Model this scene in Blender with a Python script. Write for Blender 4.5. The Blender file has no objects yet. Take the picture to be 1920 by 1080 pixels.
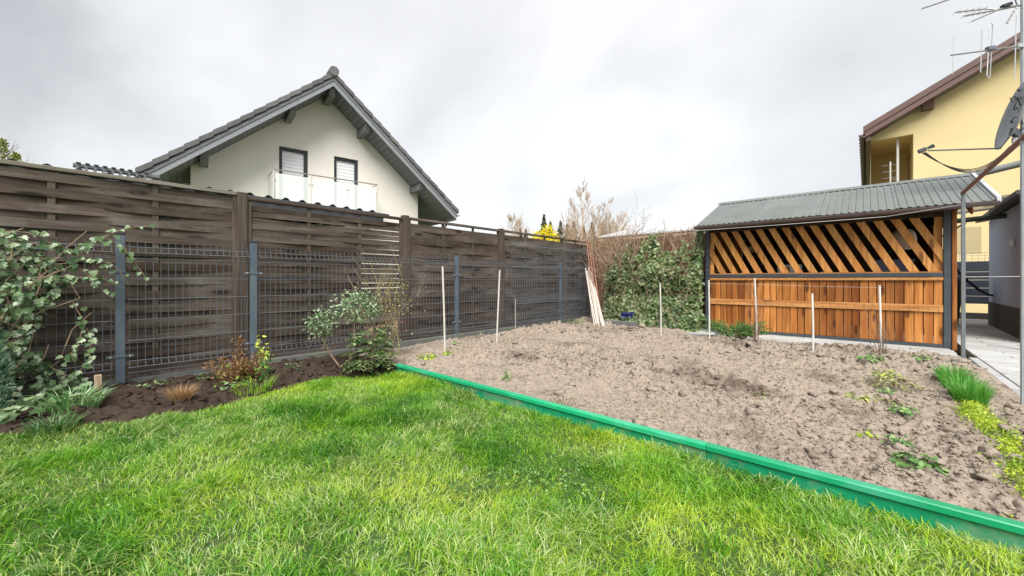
import bpy, bmesh, math, random
import numpy as np
from mathutils import Matrix, Vector
R = math.radians
random.seed(7); rng = np.random.default_rng(7)
sc = bpy.context.scene
col = sc.collection

# ------------------------------------------------------------------ camera
YAW = math.atan(665/740)
cam_d = bpy.data.cameras.new('camera'); cam = bpy.data.objects.new('camera', cam_d); col.objects.link(cam)
cam.location = (0, 0, .95); cam.rotation_euler = (R(90), 0, YAW)
cam_d.sensor_width = 36; cam_d.lens = 36*740/1920; cam_d.shift_y = -15/1920
cam_d.clip_start = .05; cam_d.clip_end = 1000
sc.camera = cam
# ------------------------------------------------------------------ light
SUN_EL, SUN_AZ = 50, 140          # azimuth clockwise from +Y
SUN_STRENGTH, SUN_ANGLE = 1.4, 40
SKY_CLOUD = .20
sc.view_settings.view_transform = 'Standard'; sc.view_settings.look = 'None'
sc.view_settings.gamma = 1; sc.view_settings.use_curve_mapping = False
sc.view_settings.exposure = 2.22
world = bpy.data.worlds.new('World'); sc.world = world; world.use_nodes = True
def build_world():
    nt = world.node_tree; nt.nodes.clear(); N = nt.nodes.new; L = nt.links.new
    out = N('ShaderNodeOutputWorld')
    sky = N('ShaderNodeTexSky'); sky.sky_type = 'NISHITA'; sky.sun_disc = False
    sky.sun_elevation = R(SUN_EL); sky.sun_rotation = R(SUN_AZ)
    bg = N('ShaderNodeBackground'); bg.inputs[1].default_value = .05; L(sky.outputs[0], bg.inputs[0])
    tc = N('ShaderNodeTexCoord')
    sp = N('ShaderNodeSeparateXYZ'); L(tc.outputs['Generated'], sp.inputs[0])
    ab = N('ShaderNodeMath'); ab.operation = 'ABSOLUTE'; L(sp.outputs[2], ab.inputs[0])
    ad = N('ShaderNodeMath'); ad.operation = 'ADD'; L(ab.outputs[0], ad.inputs[0]); ad.inputs[1].default_value = .75
    dv = N('ShaderNodeVectorMath'); dv.operation = 'DIVIDE'; L(tc.outputs['Generated'], dv.inputs[0])
    cb = N('ShaderNodeCombineXYZ')
    for i in range(3): L(ad.outputs[0], cb.inputs[i])
    L(cb.outputs[0], dv.inputs[1])
    mp = N('ShaderNodeMapping'); L(dv.outputs[0], mp.inputs[0]); mp.inputs['Location'].default_value = (3.1, 1.7, .4)
    mp.inputs['Rotation'].default_value = (0, 0, R(35)); mp.inputs['Scale'].default_value = (1.05, 1.5, 1.2)
    n = N('ShaderNodeTexNoise'); n.inputs['Scale'].default_value = 1.7; n.inputs['Detail'].default_value = 6
    n.inputs['Roughness'].default_value = .45; n.inputs['Distortion'].default_value = .25; L(mp.outputs[0], n.inputs['Vector'])
    r = N('ShaderNodeValToRGB'); e = r.color_ramp.elements
    e[0].position = .36; e[0].color = (.62, .63, .64, 1); e[1].position = .66; e[1].color = (1.13, 1.13, 1.12, 1)
    m = e.new(.48); m.color = (.88, .885, .89, 1)
    L(n.outputs[0], r.inputs[0])
    # towards the horizon the cloud layer thins and gets whiter
    hz = N('ShaderNodeMapRange'); L(ab.outputs[0], hz.inputs[0]); hz.inputs[1].default_value = .0; hz.inputs[2].default_value = .42
    hz.inputs[3].default_value = .7; hz.inputs[4].default_value = 0; hz.interpolation_type = 'SMOOTHSTEP'
    mx = N('ShaderNodeMix'); mx.data_type = 'RGBA'; L(hz.outputs[0], mx.inputs[0]); L(r.outputs[0], mx.inputs[6]); mx.inputs[7].default_value = (1.06, 1.05, 1.03, 1)
    dt = N('ShaderNodeVectorMath'); dt.operation = 'DOT_PRODUCT'; L(tc.outputs['Generated'], dt.inputs[0]); dt.inputs[1].default_value = Vector((-.4377, .951, .21)).normalized()
    gl = N('ShaderNodeMapRange'); gl.interpolation_type = 'SMOOTHERSTEP'; L(dt.outputs['Value'], gl.inputs[0]); gl.inputs[1].default_value = .955; gl.inputs[2].default_value = 1.0; gl.inputs[3].default_value = 0; gl.inputs[4].default_value = .32
    n3 = N('ShaderNodeMath'); n3.operation = 'MULTIPLY_ADD'; L(n.outputs[0], n3.inputs[0]); n3.inputs[1].default_value = 2.4; n3.inputs[2].default_value = -.55; n3.use_clamp = True
    n4 = N('ShaderNodeMath'); n4.operation = 'MULTIPLY'; L(gl.outputs[0], n4.inputs[0]); L(n3.outputs[0], n4.inputs[1])
    m2 = N('ShaderNodeMix'); m2.data_type = 'RGBA'; m2.blend_type = 'ADD'; m2.inputs[0].default_value = 1.; L(mx.outputs[2], m2.inputs[6]); L(n4.outputs[0], m2.inputs[7])
    bg2 = N('ShaderNodeBackground'); L(m2.outputs[2], bg2.inputs[0]); bg2.inputs[1].default_value = SKY_CLOUD
    ms = N('ShaderNodeMixShader'); ms.inputs[0].default_value = .9
    L(bg.outputs[0], ms.inputs[1]); L(bg2.outputs[0], ms.inputs[2]); L(ms.outputs[0], out.inputs[0])
build_world()
sun_d = bpy.data.lights.new('sun', 'SUN'); sun_d.energy = SUN_STRENGTH; sun_d.angle = R(SUN_ANGLE); sun_d.color = (1, .97, .92)
sun = bpy.data.objects.new('sun', sun_d); col.objects.link(sun)
_d = Vector((math.sin(R(SUN_AZ))*math.cos(R(SUN_EL)), math.cos(R(SUN_AZ))*math.cos(R(SUN_EL)), math.sin(R(SUN_EL))))
sun.rotation_euler = (-_d).to_track_quat('-Z', 'Y').to_euler(); sun.location = (0, 0, 12)

# ------------------------------------------------------------------ materials
MATS = {}
class NT:
    def __init__(s, name):
        s.m = bpy.data.materials.new(name); s.m.use_nodes = True; s.t = s.m.node_tree
        s.b = s.t.nodes['Principled BSDF']; s.out = s.t.nodes['Material Output']
    def n(s, typ, **kw):
        x = s.t.nodes.new('ShaderNode'+typ)
        for k, v in kw.items():
            if k in x.inputs: x.inputs[k].default_value = v
            else: setattr(x, k, v)
        return x
    def l(s, a, b): s.t.links.new(a, b)
    def coord(s, scale=(1, 1, 1), kind='Object', off_rand=True):
        tc = s.n('TexCoord'); mp = s.n('Mapping'); s.l(tc.outputs[kind], mp.inputs[0]); mp.inputs['Scale'].default_value = scale
        if off_rand:
            oi = s.n('ObjectInfo'); mu = s.n('Math', operation='MULTIPLY'); s.l(oi.outputs['Random'], mu.inputs[0]); mu.inputs[1].default_value = 37.
            cb = s.n('CombineXYZ'); s.l(mu.outputs[0], cb.inputs[0]); s.l(mu.outputs[0], cb.inputs[1]); s.l(mu.outputs[0], cb.inputs[2]); s.l(cb.outputs[0], mp.inputs['Location'])
        return mp.outputs[0]
    def noise(s, vec, scale, detail=4, rough=.55, dist=0):
        x = s.n('TexNoise'); x.inputs['Scale'].default_value = scale; x.inputs['Detail'].default_value = detail
        x.inputs['Roughness'].default_value = rough; x.inputs['Distortion'].default_value = dist
        if vec is not None: s.l(vec, x.inputs['Vector'])
        return x.outputs[0]
    def ramp(s, fac, stops):
        r = s.n('ValToRGB'); e = r.color_ramp.elements
        while len(e) < len(stops): e.new(.5)
        for q, (p, c) in zip(e, stops): q.position = p; q.color = (*c, 1)
        s.l(fac, r.inputs[0]); return r.outputs[0]
    def mix(s, fac, a, b, mode='MIX'):
        x = s.n('Mix', data_type='RGBA', blend_type=mode)
        for k, v in ((0, fac), (6, a), (7, b)):
            if isinstance(v, (int, float)): x.inputs[k].default_value = v
            elif isinstance(v, tuple): x.inputs[k].default_value = (*v, 1)
            else: s.l(v, x.inputs[k])
        return x.outputs[2]
    def bump(s, h, strength=.3, dist=.01):
        x = s.n('Bump'); x.inputs['Strength'].default_value = strength; x.inputs['Distance'].default_value = dist
        s.l(h, x.inputs['Height']); s.l(x.outputs[0], s.b.inputs['Normal']); return x
def sca(c, k): return tuple(min(1, v*k) for v in c)
def plain(name, c, rough=.6, var=.18, scale=6, bump=.15, metal=0, spec=.4, objvar=.12, bd=.004, dirt=None):
    """painted, plastered, plastic or metal surface with uneven tone and slight relief"""
    if name in MATS: return MATS[name]
    t = NT(name); v = t.coord()
    a = t.noise(v, scale, 6, .6); f = t.noise(v, scale*9, 3)
    base = t.ramp(a, [(.3, sca(c, 1-var)), (.7, sca(c, 1+var))])
    fine = t.ramp(f, [(.3, (1-var*.5,)*3), (.7, (1,)*3)]); base = t.mix(1., base, fine, 'MULTIPLY')
    if dirt:
        d = t.ramp(t.noise(v, scale*.45, 8, .7), [(.48, (0, 0, 0)), (.68, (1, 1, 1))]); base = t.mix(d, base, dirt)
    if objvar:
        oi = t.n('ObjectInfo'); k = t.ramp(oi.outputs['Random'], [(0, (1-objvar,)*3), (1, (1+objvar*.5,)*3)]); base = t.mix(1., base, k, 'MULTIPLY')
    t.l(base, t.b.inputs['Base Color']); t.b.inputs['Roughness'].default_value = rough; t.b.inputs['Metallic'].default_value = metal
    t.b.inputs['Specular IOR Level'].default_value = spec
    if bump: t.bump(f, bump, bd)
    MATS[name] = t.m; return t.m
def wood(name, c1, c2, axis, grain=45, rough=.75, knots=True, objvar=.3, patch=None, tint=None):
    """boards: long grain along axis, darker year rings, knots, each board its own tone"""
    if name in MATS: return MATS[name]
    t = NT(name); s = [1, 1, 1]; s[axis] = .06
    v = t.coord(tuple(s)); v2 = t.coord((1, 1, 1)); s3 = [1, 1, 1]; s3[axis] = .3; v3 = t.coord(tuple(s3))
    g = t.noise(v, grain, 5, .65, .6); g2 = t.noise(v, grain*.28, 3, .5, 1.2)
    base = t.ramp(g2, [(.3, c1), (.55, tuple((a+b)/2 for a, b in zip(c1, c2))), (.72, c2)])
    gr = t.ramp(g, [(.32, (.5, .44, .38)), (.6, (1, 1, 1))]); base = t.mix(.85, base, gr, 'MULTIPLY')
    if knots:
        vo = t.n('TexVoronoi'); vo.inputs['Scale'].default_value = 7.; t.l(v3, vo.inputs['Vector'])
        k = t.ramp(vo.outputs['Distance'], [(.13, (1, 1, 1)), (.24, (0, 0, 0))]); base = t.mix(k, base, sca(c1, .35))
    if patch:
        d = t.ramp(t.noise(v2, 2.2, 7, .65), [(.52, (0, 0, 0)), (.72, (.8,)*3)]); base = t.mix(d, base, patch)
    oi = t.n('ObjectInfo'); k = t.ramp(oi.outputs['Random'], [(0, (1-objvar, 1-objvar*1.15, 1-objvar*1.3)), (1, (1.08, 1.08, 1.08))])
    base = t.mix(1., base, k, 'MULTIPLY')
    t.l(base, t.b.inputs['Base Color']); t.b.inputs['Roughness'].default_value = rough; t.b.inputs['Specular IOR Level'].default_value = .3
    t.bump(g, .35, .004); MATS[name] = t.m; return t.m
def leafy(name, dark, mid, light, rough=.5, trans=.3, nscale=3, spec=.4, stops=None):
    """leaves and blades: tone from each leaf's own 'tint' value, light passes through"""
    if name in MATS: return MATS[name]
    t = NT(name); at = t.n('Attribute'); at.attribute_name = 'tint'
    base = t.ramp(at.outputs['Fac'], stops or [(.0, dark), (.5, mid), (1, light)])
    n = t.noise(t.coord(off_rand=False), nscale, 4); base = t.mix(.5, base, t.ramp(n, [(.3, (.62, .7, .6)), (.7, (1.2, 1.15, 1.1))]), 'MULTIPLY')
    t.l(base, t.b.inputs['Base Color']); t.b.inputs['Roughness'].default_value = rough; t.b.inputs['Specular IOR Level'].default_value = spec
    tr = t.n('BsdfTranslucent'); t.l(t.mix(1., base, (1.25, 1.3, .7), 'MULTIPLY'), tr.inputs[0])
    ms = t.n('MixShader'); ms.inputs[0].default_value = trans; t.l(t.b.outputs[0], ms.inputs[1]); t.l(tr.outputs[0], ms.inputs[2]); t.l(ms.outputs[0], t.out.inputs[0])
    MATS[name] = t.m; return t.m
def glass(name, c, alpha):
    if name in MATS: return MATS[name]
    t = NT(name); t.b.inputs['Base Color'].default_value = (*c, 1); t.b.inputs['Roughness'].default_value = .08
    t.b.inputs['Alpha'].default_value = alpha; t.b.inputs['Specular IOR Level'].default_value = .6
    MATS[name] = t.m; return t.m

# ------------------------------------------------------------------ mesh helpers
class B:
    def __init__(s): s.v = []; s.f = []; s.t = None
    def add(s, vs, fs):
        o = len(s.v); s.v += [tuple(p) for p in vs]; s.f += [tuple(i+o for i in f) for f in fs]; return s
    def box(s, c, d, m=None):
        x, y, z = (k/2 for k in d)
        vs = [Vector((a*x, b*y, e*z)) for a in (-1, 1) for b in (-1, 1) for e in (-1, 1)]
        if m is not None: vs = [m @ p for p in vs]
        c = Vector(c); return s.add([p+c for p in vs], [(0, 1, 3, 2), (4, 6, 7, 5), (0, 4, 5, 1), (2, 3, 7, 6), (0, 2, 6, 4), (1, 5, 7, 3)])
    def bb(s, x0, x1, y0, y1, z0, z1): return s.box(((x0+x1)/2, (y0+y1)/2, (z0+z1)/2), (x1-x0, y1-y0, z1-z0))
    def beam(s, a, b, w, h, up=(0, 0, 1)):
        a, b = Vector(a), Vector(b); d = b-a; y = d.normalized(); x = y.cross(Vector(up))
        if x.length < 1e-4: x = y.cross(Vector((1, 0, 0)))
        x.normalize(); z = x.cross(y); m = Matrix((x, y, z)).transposed()
        return s.box((a+b)/2, (w, d.length, h), m)
    def tube(s, pts, r, n=8, cap=True):
        pts = [Vector(p) for p in pts]; k = len(pts); rs = r if isinstance(r, (list, tuple)) else [r]*k
        o = len(s.v); ref = None
        for i, p in enumerate(pts):
            d = (pts[min(i+1, k-1)]-pts[max(i-1, 0)])
            d = d.normalized() if d.length > 1e-9 else Vector((0, 0, 1))
            if ref is None: ref = d.cross(Vector((.13, .31, .94))); ref = ref if ref.length > .1 else d.cross(Vector((1, 0, 0)))
            u = (ref - d*ref.dot(d)).normalized(); w = d.cross(u); ref = u
            for j in range(n):
                a = 2*math.pi*j/n; s.v.append(tuple(p+(u*math.cos(a)+w*math.sin(a))*rs[i]))
        for i in range(k-1):
            for j in range(n):
                s.f.append((o+i*n+j, o+i*n+(j+1) % n, o+(i+1)*n+(j+1) % n, o+(i+1)*n+j))
        if cap: s.f.append(tuple(o+j for j in range(n))[::-1]); s.f.append(tuple(o+(k-1)*n+j for j in range(n)))
        return s
    def prism(s, prof, a, b):
        """prof: list of 3-D points of one end; a,b: offset vectors"""
        n = len(prof); a, b = Vector(a), Vector(b); p = [Vector(q) for q in prof]
        return s.add([q+a for q in p]+[q+b for q in p], [tuple(range(n))[::-1], tuple(range(n, 2*n))]+[(i, (i+1) % n, n+(i+1) % n, n+i) for i in range(n)])
TM = {}
def mesh_of(name, b, bevel=0, smooth=False, seg=1):
    me = bpy.data.meshes.new(name); me.from_pydata(b.v, [], b.f); me.update()
    if bevel:
        bm = bmesh.new(); bm.from_mesh(me); bmesh.ops.remove_doubles(bm, verts=bm.verts, dist=1e-6)
        bmesh.ops.bevel(bm, geom=list(bm.edges), offset=bevel, segments=seg, affect='EDGES', clamp_overlap=True); bm.to_mesh(me); bm.free()
    if smooth: me.polygons.foreach_set('use_smooth', [True]*len(me.polygons))
    return me
def put(o, parent, M):
    col.objects.link(o)
    if parent is not None: o.parent = parent; o.matrix_basis = TM[parent.name].inverted() @ M
    else: o.matrix_basis = M
    TM[o.name] = M; return o
def obj(name, b, mat, parent=None, fr=None, bevel=0, smooth=False, recenter=True, seg=1):
    c = Vector((0, 0, 0))
    if recenter and b.v:
        a = np.array(b.v); c = Vector(((a.max(0)+a.min(0))/2).tolist())
        b.v = [tuple(p) for p in (a-np.array(c)).tolist()]
    me = mesh_of(name, b, bevel, smooth, seg); me.materials.append(mat)
    if b.t is not None:
        at = me.attributes.new('tint', 'FLOAT', 'POINT'); at.data.foreach_set('value', np.asarray(b.t, dtype=np.float32))
    return put(bpy.data.objects.new(name, me), parent, (fr or Matrix()) @ Matrix.Translation(c))
def inst(name, me, M, parent): return put(bpy.data.objects.new(name, me), parent, M)
def tag(o, label=None, cat=None, group=None, kind=None):
    if label: o['label'] = label
    if cat: o['category'] = cat
    if group: o['group'] = group
    if kind: o['kind'] = kind
    return o
def thing(name, label, cat, loc, group=None, fr=None):
    o = bpy.data.objects.new(name, None); o.empty_display_size = .1
    put(o, None, (fr or Matrix()) @ Matrix.Translation(Vector(loc))); return tag(o, label, cat, group)
def big(name, v, f, mat, tint=None, parent=None, smooth=False):
    """numpy arrays straight to a mesh; f is (n,3) or (n,4)"""
    me = bpy.data.meshes.new(name); k = f.shape[1]; me.vertices.add(len(v)); me.vertices.foreach_set('co', np.ascontiguousarray(v, dtype=np.float32).ravel())
    me.loops.add(f.size); me.loops.foreach_set('vertex_index', np.ascontiguousarray(f, dtype=np.int32).ravel())
    me.polygons.add(len(f)); me.polygons.foreach_set('loop_start', np.arange(0, f.size, k, dtype=np.int32))
    me.update(calc_edges=True); me.validate()
    if smooth: me.polygons.foreach_set('use_smooth', np.ones(len(f), dtype=bool))
    if tint is not None: at = me.attributes.new('tint', 'FLOAT', 'POINT'); at.data.foreach_set('value', np.asarray(tint, dtype=np.float32))
    me.materials.append(mat); o = bpy.data.objects.new(name, me)
    return put(o, parent, Matrix())
# numpy noise
def _h(i, j, s): 
    n = np.sin(i*127.1+j*311.7+s*74.7)*43758.5453; return n-np.floor(n)
def vnoise(x, y, s=0):
    i, j = np.floor(x), np.floor(y); a, b = x-i, y-j; a = a*a*(3-2*a); b = b*b*(3-2*b)
    return (_h(i, j, s)*(1-a)+_h(i+1, j, s)*a)*(1-b)+(_h(i, j+1, s)*(1-a)+_h(i+1, j+1, s)*a)*b
def fbm(x, y, o=4, s=0):
    r = 0; a = .5; t = 0
    for k in range(o): r = r+a*vnoise(x, y, s+k*9.1); t += a; x = x*2.03+5.2; y = y*2.03+1.3; a *= .5
    return r/t
def lumps(x, y, cell, s=0):
    """rounded clods: height of the tallest bump reaching this point, each cell with its own size and shape"""
    X, Y = x/cell, y/cell; i, j = np.floor(X), np.floor(Y); best = np.zeros_like(x)
    for di in (-1, 0, 1):
        for dj in (-1, 0, 1):
            a, b = i+di, j+dj; px = a+.15+.7*_h(a, b, s+1); py = b+.15+.7*_h(a, b, s+2); r = .25+.55*_h(a, b, s+3); th = 6.28*_h(a, b, s+4); st = .6+.8*_h(a, b, s+5)
            dx, dy = X-px, Y-py; u = (dx*np.cos(th)+dy*np.sin(th))*st; w = (-dx*np.sin(th)+dy*np.cos(th))/st
            d2 = (u*u+w*w)/(r*r); best = np.maximum(best, np.sqrt(np.clip(1-d2, 0, 1))*r*(.4+.6*_h(a, b, s+6)))
    return best*cell
def grid(name, x0, x1, y0, y1, step, hf, mat, parent=None, mask=None):
    nx, ny = int((x1-x0)/step)+1, int((y1-y0)/step)+1
    x, y = np.meshgrid(np.linspace(x0, x1, nx), np.linspace(y0, y1, ny)); z = hf(x, y)
    v = np.stack([x, y, z], -1).reshape(-1, 3); a = (np.arange(ny-1)[:, None]*nx+np.arange(nx-1)[None, :]).ravel()
    f = np.stack([a, a+1, a+nx+1, a+nx], -1)
    if mask is not None:
        cx = v[f].mean(1); f = f[mask(cx[:, 0], cx[:, 1])]
        u, inv = np.unique(f, return_inverse=True); v = v[u]; f = inv.reshape(-1, 4)
    return big(name, v, f, mat, parent=parent, smooth=True)
# leaf outlines (x across, y along, z up); scattered with a matrix each
def leaf_shape(kind):
    if kind == 'ivy':
        out = [(0, 0), (.18, -.06), (.42, .05), (.5, .3), (.33, .42), (.42, .68), (.2, .66), (0, 1.0), (-.2, .66), (-.42, .68), (-.33, .42), (-.5, .3), (-.42, .05), (-.18, -.06)]
        v = [(0, .38, -.05)]+[(x, y, .10*abs(x)*2-.12*max(0, y-.5)) for x, y in out]; n = len(out)
        f = [(0, 1+i, 1+(i+1) % n) for i in range(n)]
    elif kind == 'oval':
        v = [(0, 0, 0), (.2, .25, .05), (.22, .6, .04), (0, 1, -.08), (-.22, .6, .04), (-.2, .25, .05), (0, .45, -.02)]
        f = [(6, 0, 1), (6, 1, 2), (6, 2, 3), (6, 3, 4), (6, 4, 5), (6, 5, 0)]
    elif kind == 'round':
        v = [(0, .5, -.06)]+[(.5*math.sin(a)*(1+.1*(i % 2)), .5-.5*math.cos(a)*(1+.1*(i % 2)), .05*(i % 2)) for i, a in enumerate([k*math.pi/5 for k in range(10)])]
        f = [(0, 1+i, 1+(i+1) % 10) for i in range(10)]
    else:                                   # needle spray
        v = [(0, 0, 0), (.1, .5, .02), (0, 1, -.06), (-.1, .5, .02)]; f = [(0, 1, 2), (0, 2, 3)]
    return np.array(v, float), np.array(f, int)
def scatter(kind, P, Nn, Up, S, tint=None):
    """leaves at P (n,3), facing Nn, pointing along Up, sizes S -> v, f, tint"""
    sv, sf = leaf_shape(kind); P, Nn, Up = (np.asarray(a, float) for a in (P, Nn, Up)); S = np.asarray(S, float)
    z = Nn/np.linalg.norm(Nn, axis=1, keepdims=True); y = Up-(Up*z).sum(1, keepdims=True)*z; y /= np.linalg.norm(y, axis=1, keepdims=True)+1e-9; x = np.cross(y, z)
    v = P[:, None]+S[:, None, None]*(sv[None, :, 0:1]*x[:, None]+sv[None, :, 1:2]*y[:, None]+sv[None, :, 2:3]*z[:, None])
    f = sf[None]+(np.arange(len(P))*len(sv))[:, None, None]; t = rng.random(len(P)) if tint is None else np.asarray(tint)
    return v.reshape(-1, 3), f.reshape(-1, 3), np.repeat(t, len(sv))
def blades(P, h, w, lean, az, segs=2, curve=1.0, tint=None):
    """grass blades: P (n,3), h height, w width, lean horizontal reach, az direction"""
    n = len(P); d = np.stack([np.cos(az), np.sin(az), np.zeros(n)], -1); sd = np.stack([-np.sin(az), np.cos(az), np.zeros(n)], -1)
    tw = rng.uniform(-1.2, 1.2, n); sd = sd*np.cos(tw)[:, None]+d*np.sin(tw)[:, None]
    V = []; ks = np.linspace(0, 1, segs+1)
    for k in ks:
        c = P+d*(lean*k**(1+curve))[:, None]; c[:, 2] += h*(k-.28*curve*k**3*np.clip(lean/np.maximum(h, 1e-4), 0, 1.5))
        if k < 1: ww = (w*(1-.55*k))[:, None]*.5; V += [c-sd*ww, c+sd*ww]
        else: V += [c]
    V = np.stack(V, 1); m = V.shape[1]; F = []
    for q in range(segs-1): a = 2*q; F += [(a, a+1, a+3), (a, a+3, a+2)]
    a = 2*(segs-1); F += [(a, a+1, a+2)]
    f = np.array(F)[None]+(np.arange(n)*m)[:, None, None]; t = rng.random(n) if tint is None else tint
    return V.reshape(-1, 3), f.reshape(-1, 3), np.repeat(t, m)
def cat3(parts):
    V, Fs, T = [], [], []; o = 0
    for v, f, t in parts: V.append(v); Fs.append(f+o); T.append(t); o += len(v)
    return np.concatenate(V), np.concatenate(Fs), np.concatenate(T)
def rdir(n, up=0):
    a = rng.normal(size=(n, 3)); a[:, 2] += up; return a/np.linalg.norm(a, axis=1, keepdims=True)

# ================================================================== ground
def soil_mat(name, dry, damp_shade, deep, nscale=1.2):
    t = NT(name); v = t.coord(off_rand=False)
    a = t.noise(v, nscale, 6, .6); f = t.noise(v, 34, 6, .7); g = t.noise(v, 150, 3, .6)
    c = t.ramp(a, [(.34, damp_shade), (.47, dry), (.75, sca(dry, 1.12))])  # damp earth patches, also darkened to stand for shade in the hollows
    c = t.mix(.8, c, t.ramp(f, [(.3, (.5, .46, .42)), (.52, (1, 1, 1)), (.8, (1.15, 1.13, 1.1))]), 'MULTIPLY')
    st = t.n('TexVoronoi'); st.inputs['Scale'].default_value = 60; t.l(v, st.inputs['Vector'])
    k = t.ramp(st.outputs['Distance'], [(.05, (1, 1, 1)), (.11, (0, 0, 0))]); c = t.mix(t.mix(1., k, t.ramp(t.noise(v, 9, 2), [(.55, (0, 0, 0)), (.6, (1, 1, 1))]), 'MULTIPLY'), c, sca(dry, 1.35))
    t.l(c, t.b.inputs['Base Color']); t.b.inputs['Roughness'].default_value = .95; t.b.inputs['Specular IOR Level'].default_value = .1
    b = t.bump(f, .6, .012); b2 = t.n('Bump'); b2.inputs['Strength'].default_value = .5; b2.inputs['Distance'].default_value = .004
    t.l(g, b2.inputs['Height']); t.l(b.outputs[0], b2.inputs['Normal']); t.l(b2.outputs[0], t.b.inputs['Normal'])
    MATS[name] = t.m; return t.m
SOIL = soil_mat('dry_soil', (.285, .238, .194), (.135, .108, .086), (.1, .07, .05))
HUMUS = soil_mat('humus', (.050, .036, .028), (.034, .025, .019), (.03, .02, .015), 2.5)
GROUND = plain('far_ground', (.10, .12, .05), .95, .3, .3, .2)
gb = B(); gb.add([(-400, -400, -.12), (400, -400, -.12), (400, 400, -.12), (-400, 400, -.12)], [(0, 1, 2, 3)])
tag(obj('ground', gb, GROUND), kind='structure')

def xb(y): return np.interp(y, [-3, -.5, -.28, .1, .62, 1.07, 1.55, 2.0, 2.3], [-3.9, -3.82, -3.76, -3.6, -3.52, -3.68, -3.80, -3.62, -3.45])
def lawn_z(x, y): return .018*(fbm(x*1.3, y*1.3, 3, 3)-.5)*2+.0
TURF = plain('turf_soil', (.05, .10, .02), .95, .35, 9, .5)
tag(grid('lawn', -4.0, 3.5, -2.5, 2.21, .05, lambda x, y: lawn_z(x, y)-.004, TURF), kind='structure')
def border_z(x, y):
    e = np.clip((xb(y)-x)/.18, 0, 1)
    return -.02+e*(.045+.05*(fbm(x*2.1, y*2.1, 3, 11)-.3)+.8*lumps(x, y, .075, 5)+.5*lumps(x, y, .035, 8))
tag(grid('border_soil', -4.98, -3.4, -2.2, 2.28, .012, border_z, HUMUS, mask=lambda x, y: x < xb(y)+.1), kind='structure')
def billow(x, y, o=3, s=0):
    r = 0; a = 1.; t = 0
    for k in range(o): r = r+a*np.abs(2*vnoise(x, y, s+k*7.7)-1); t += a; x = x*1.93+3.1; y = y*1.93+7.7; a *= .55
    return r/t
def bed_z(x, y):
    wx = .05*(fbm(x*9, y*9, 3, 31)-.5)+.018*(fbm(x*40, y*40, 2, 36)-.5); wy = .05*(fbm(x*9, y*9, 3, 57)-.5)+.018*(fbm(x*40, y*40, 2, 66)-.5); X, Y = x+wx, y+wy
    big_ = .07*(fbm(x*.9, y*.9, 3, 2)-.5)+.06*(fbm(x*2.6, y*2.6, 3, 17)-.5)
    k = np.clip(fbm(x*.8, y*.8, 3, 44)*2.6-.75, .18, 1)*np.clip((y-2.3)/1.3, .4, 1)           # raked smooth here, cloddy there
    rough = .55+.9*fbm(x*22, y*22, 3, 19)
    c = k*rough*(.26*lumps(X, Y, .17, 1)+.62*lumps(X, Y, .095, 21))+(.3+.7*k)*(rough*.6*lumps(X, Y, .045, 41)+.036*(billow(X*17, Y*17, 4, 9)-.35)+.016*(billow(X*46, Y*46, 2, 29)-.35)+.012*(fbm(x*60, y*60, 2, 4)-.5))
    edge = np.minimum(np.clip((x+4.70)/.12, 0, 1), np.clip((.9-x)/.15, 0, 1)); far = np.clip((y-6.2)/.9, 0, 1)*np.clip((x+2.6)/.4, 0, 1)
    return .03-.05*far+edge*big_*(1-.7*far)+1.8*c*(.3+.7*edge)*(1-.35*far)
def bed_mask(x, y): return ((y < 7.17) | (x < -2.34)) & ((y > 2.22))
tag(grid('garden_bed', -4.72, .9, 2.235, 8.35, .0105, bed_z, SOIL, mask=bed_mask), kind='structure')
# loose clods lying on the bed
def clods(name, n, region, zf, smin, smax, mat, seed, dens=None, sub=2, pw=3.2):
    r = np.random.default_rng(seed); bm = bmesh.new(); bmesh.ops.create_icosphere(bm, subdivisions=sub, radius=1); sv = np.array([v.co[:] for v in bm.verts]); sf = np.array([[v.index for v in f.verts] for f in bm.faces]); bm.free()
    x = r.uniform(region[0], region[1], n); y = r.uniform(region[2], region[3], n)
    if dens is not None: k = r.random(n) < dens(x, y); x, y = x[k], y[k]; n = len(x)
    s = smin+(smax-smin)*r.random(n)**pw; z = zf(x, y)+s*.02
    d = sv[None]*(1+.95*(fbm(sv[None, :, 0]*2.6+r.uniform(0, 99, n)[:, None], sv[None, :, 1]*2.6+sv[None, :, 2]*3.1+r.uniform(0, 99, n)[:, None], 3)-.5)*2)[..., None]
    a = r.uniform(0, 6.28, n); sx, sy, sz = (r.uniform(.6, 1.3, n), r.uniform(.6, 1.3, n), r.uniform(.35, .8, n))
    vx = d[..., 0]*sx[:, None]; vy = d[..., 1]*sy[:, None]; V = np.stack([vx*np.cos(a)[:, None]-vy*np.sin(a)[:, None], vx*np.sin(a)[:, None]+vy*np.cos(a)[:, None], d[..., 2]*sz[:, None]], -1)*s[:, None, None]+np.stack([x, y, z], -1)[:, None]
    F = (sf[None]+(np.arange(n)*len(sv))[:, None, None]).reshape(-1, 3)
    return big(name, V.reshape(-1, 3), F, mat, smooth=False)
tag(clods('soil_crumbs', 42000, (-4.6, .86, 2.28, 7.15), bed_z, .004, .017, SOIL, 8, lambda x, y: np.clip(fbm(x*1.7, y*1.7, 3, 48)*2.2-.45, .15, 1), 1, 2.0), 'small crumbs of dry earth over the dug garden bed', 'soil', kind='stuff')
tag(clods('soil_clods', 7500, (-4.55, .82, 2.3, 7.1), bed_z, .011, .044, SOIL, 3, lambda x, y: np.clip(fbm(x*.8, y*.8, 3, 44)*2.2-.5, .12, 1)*np.clip((y-2.2)/1.4, .3, 1)), 'dry crumbly clods lying over the dug garden bed', 'soil', kind='stuff')
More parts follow.
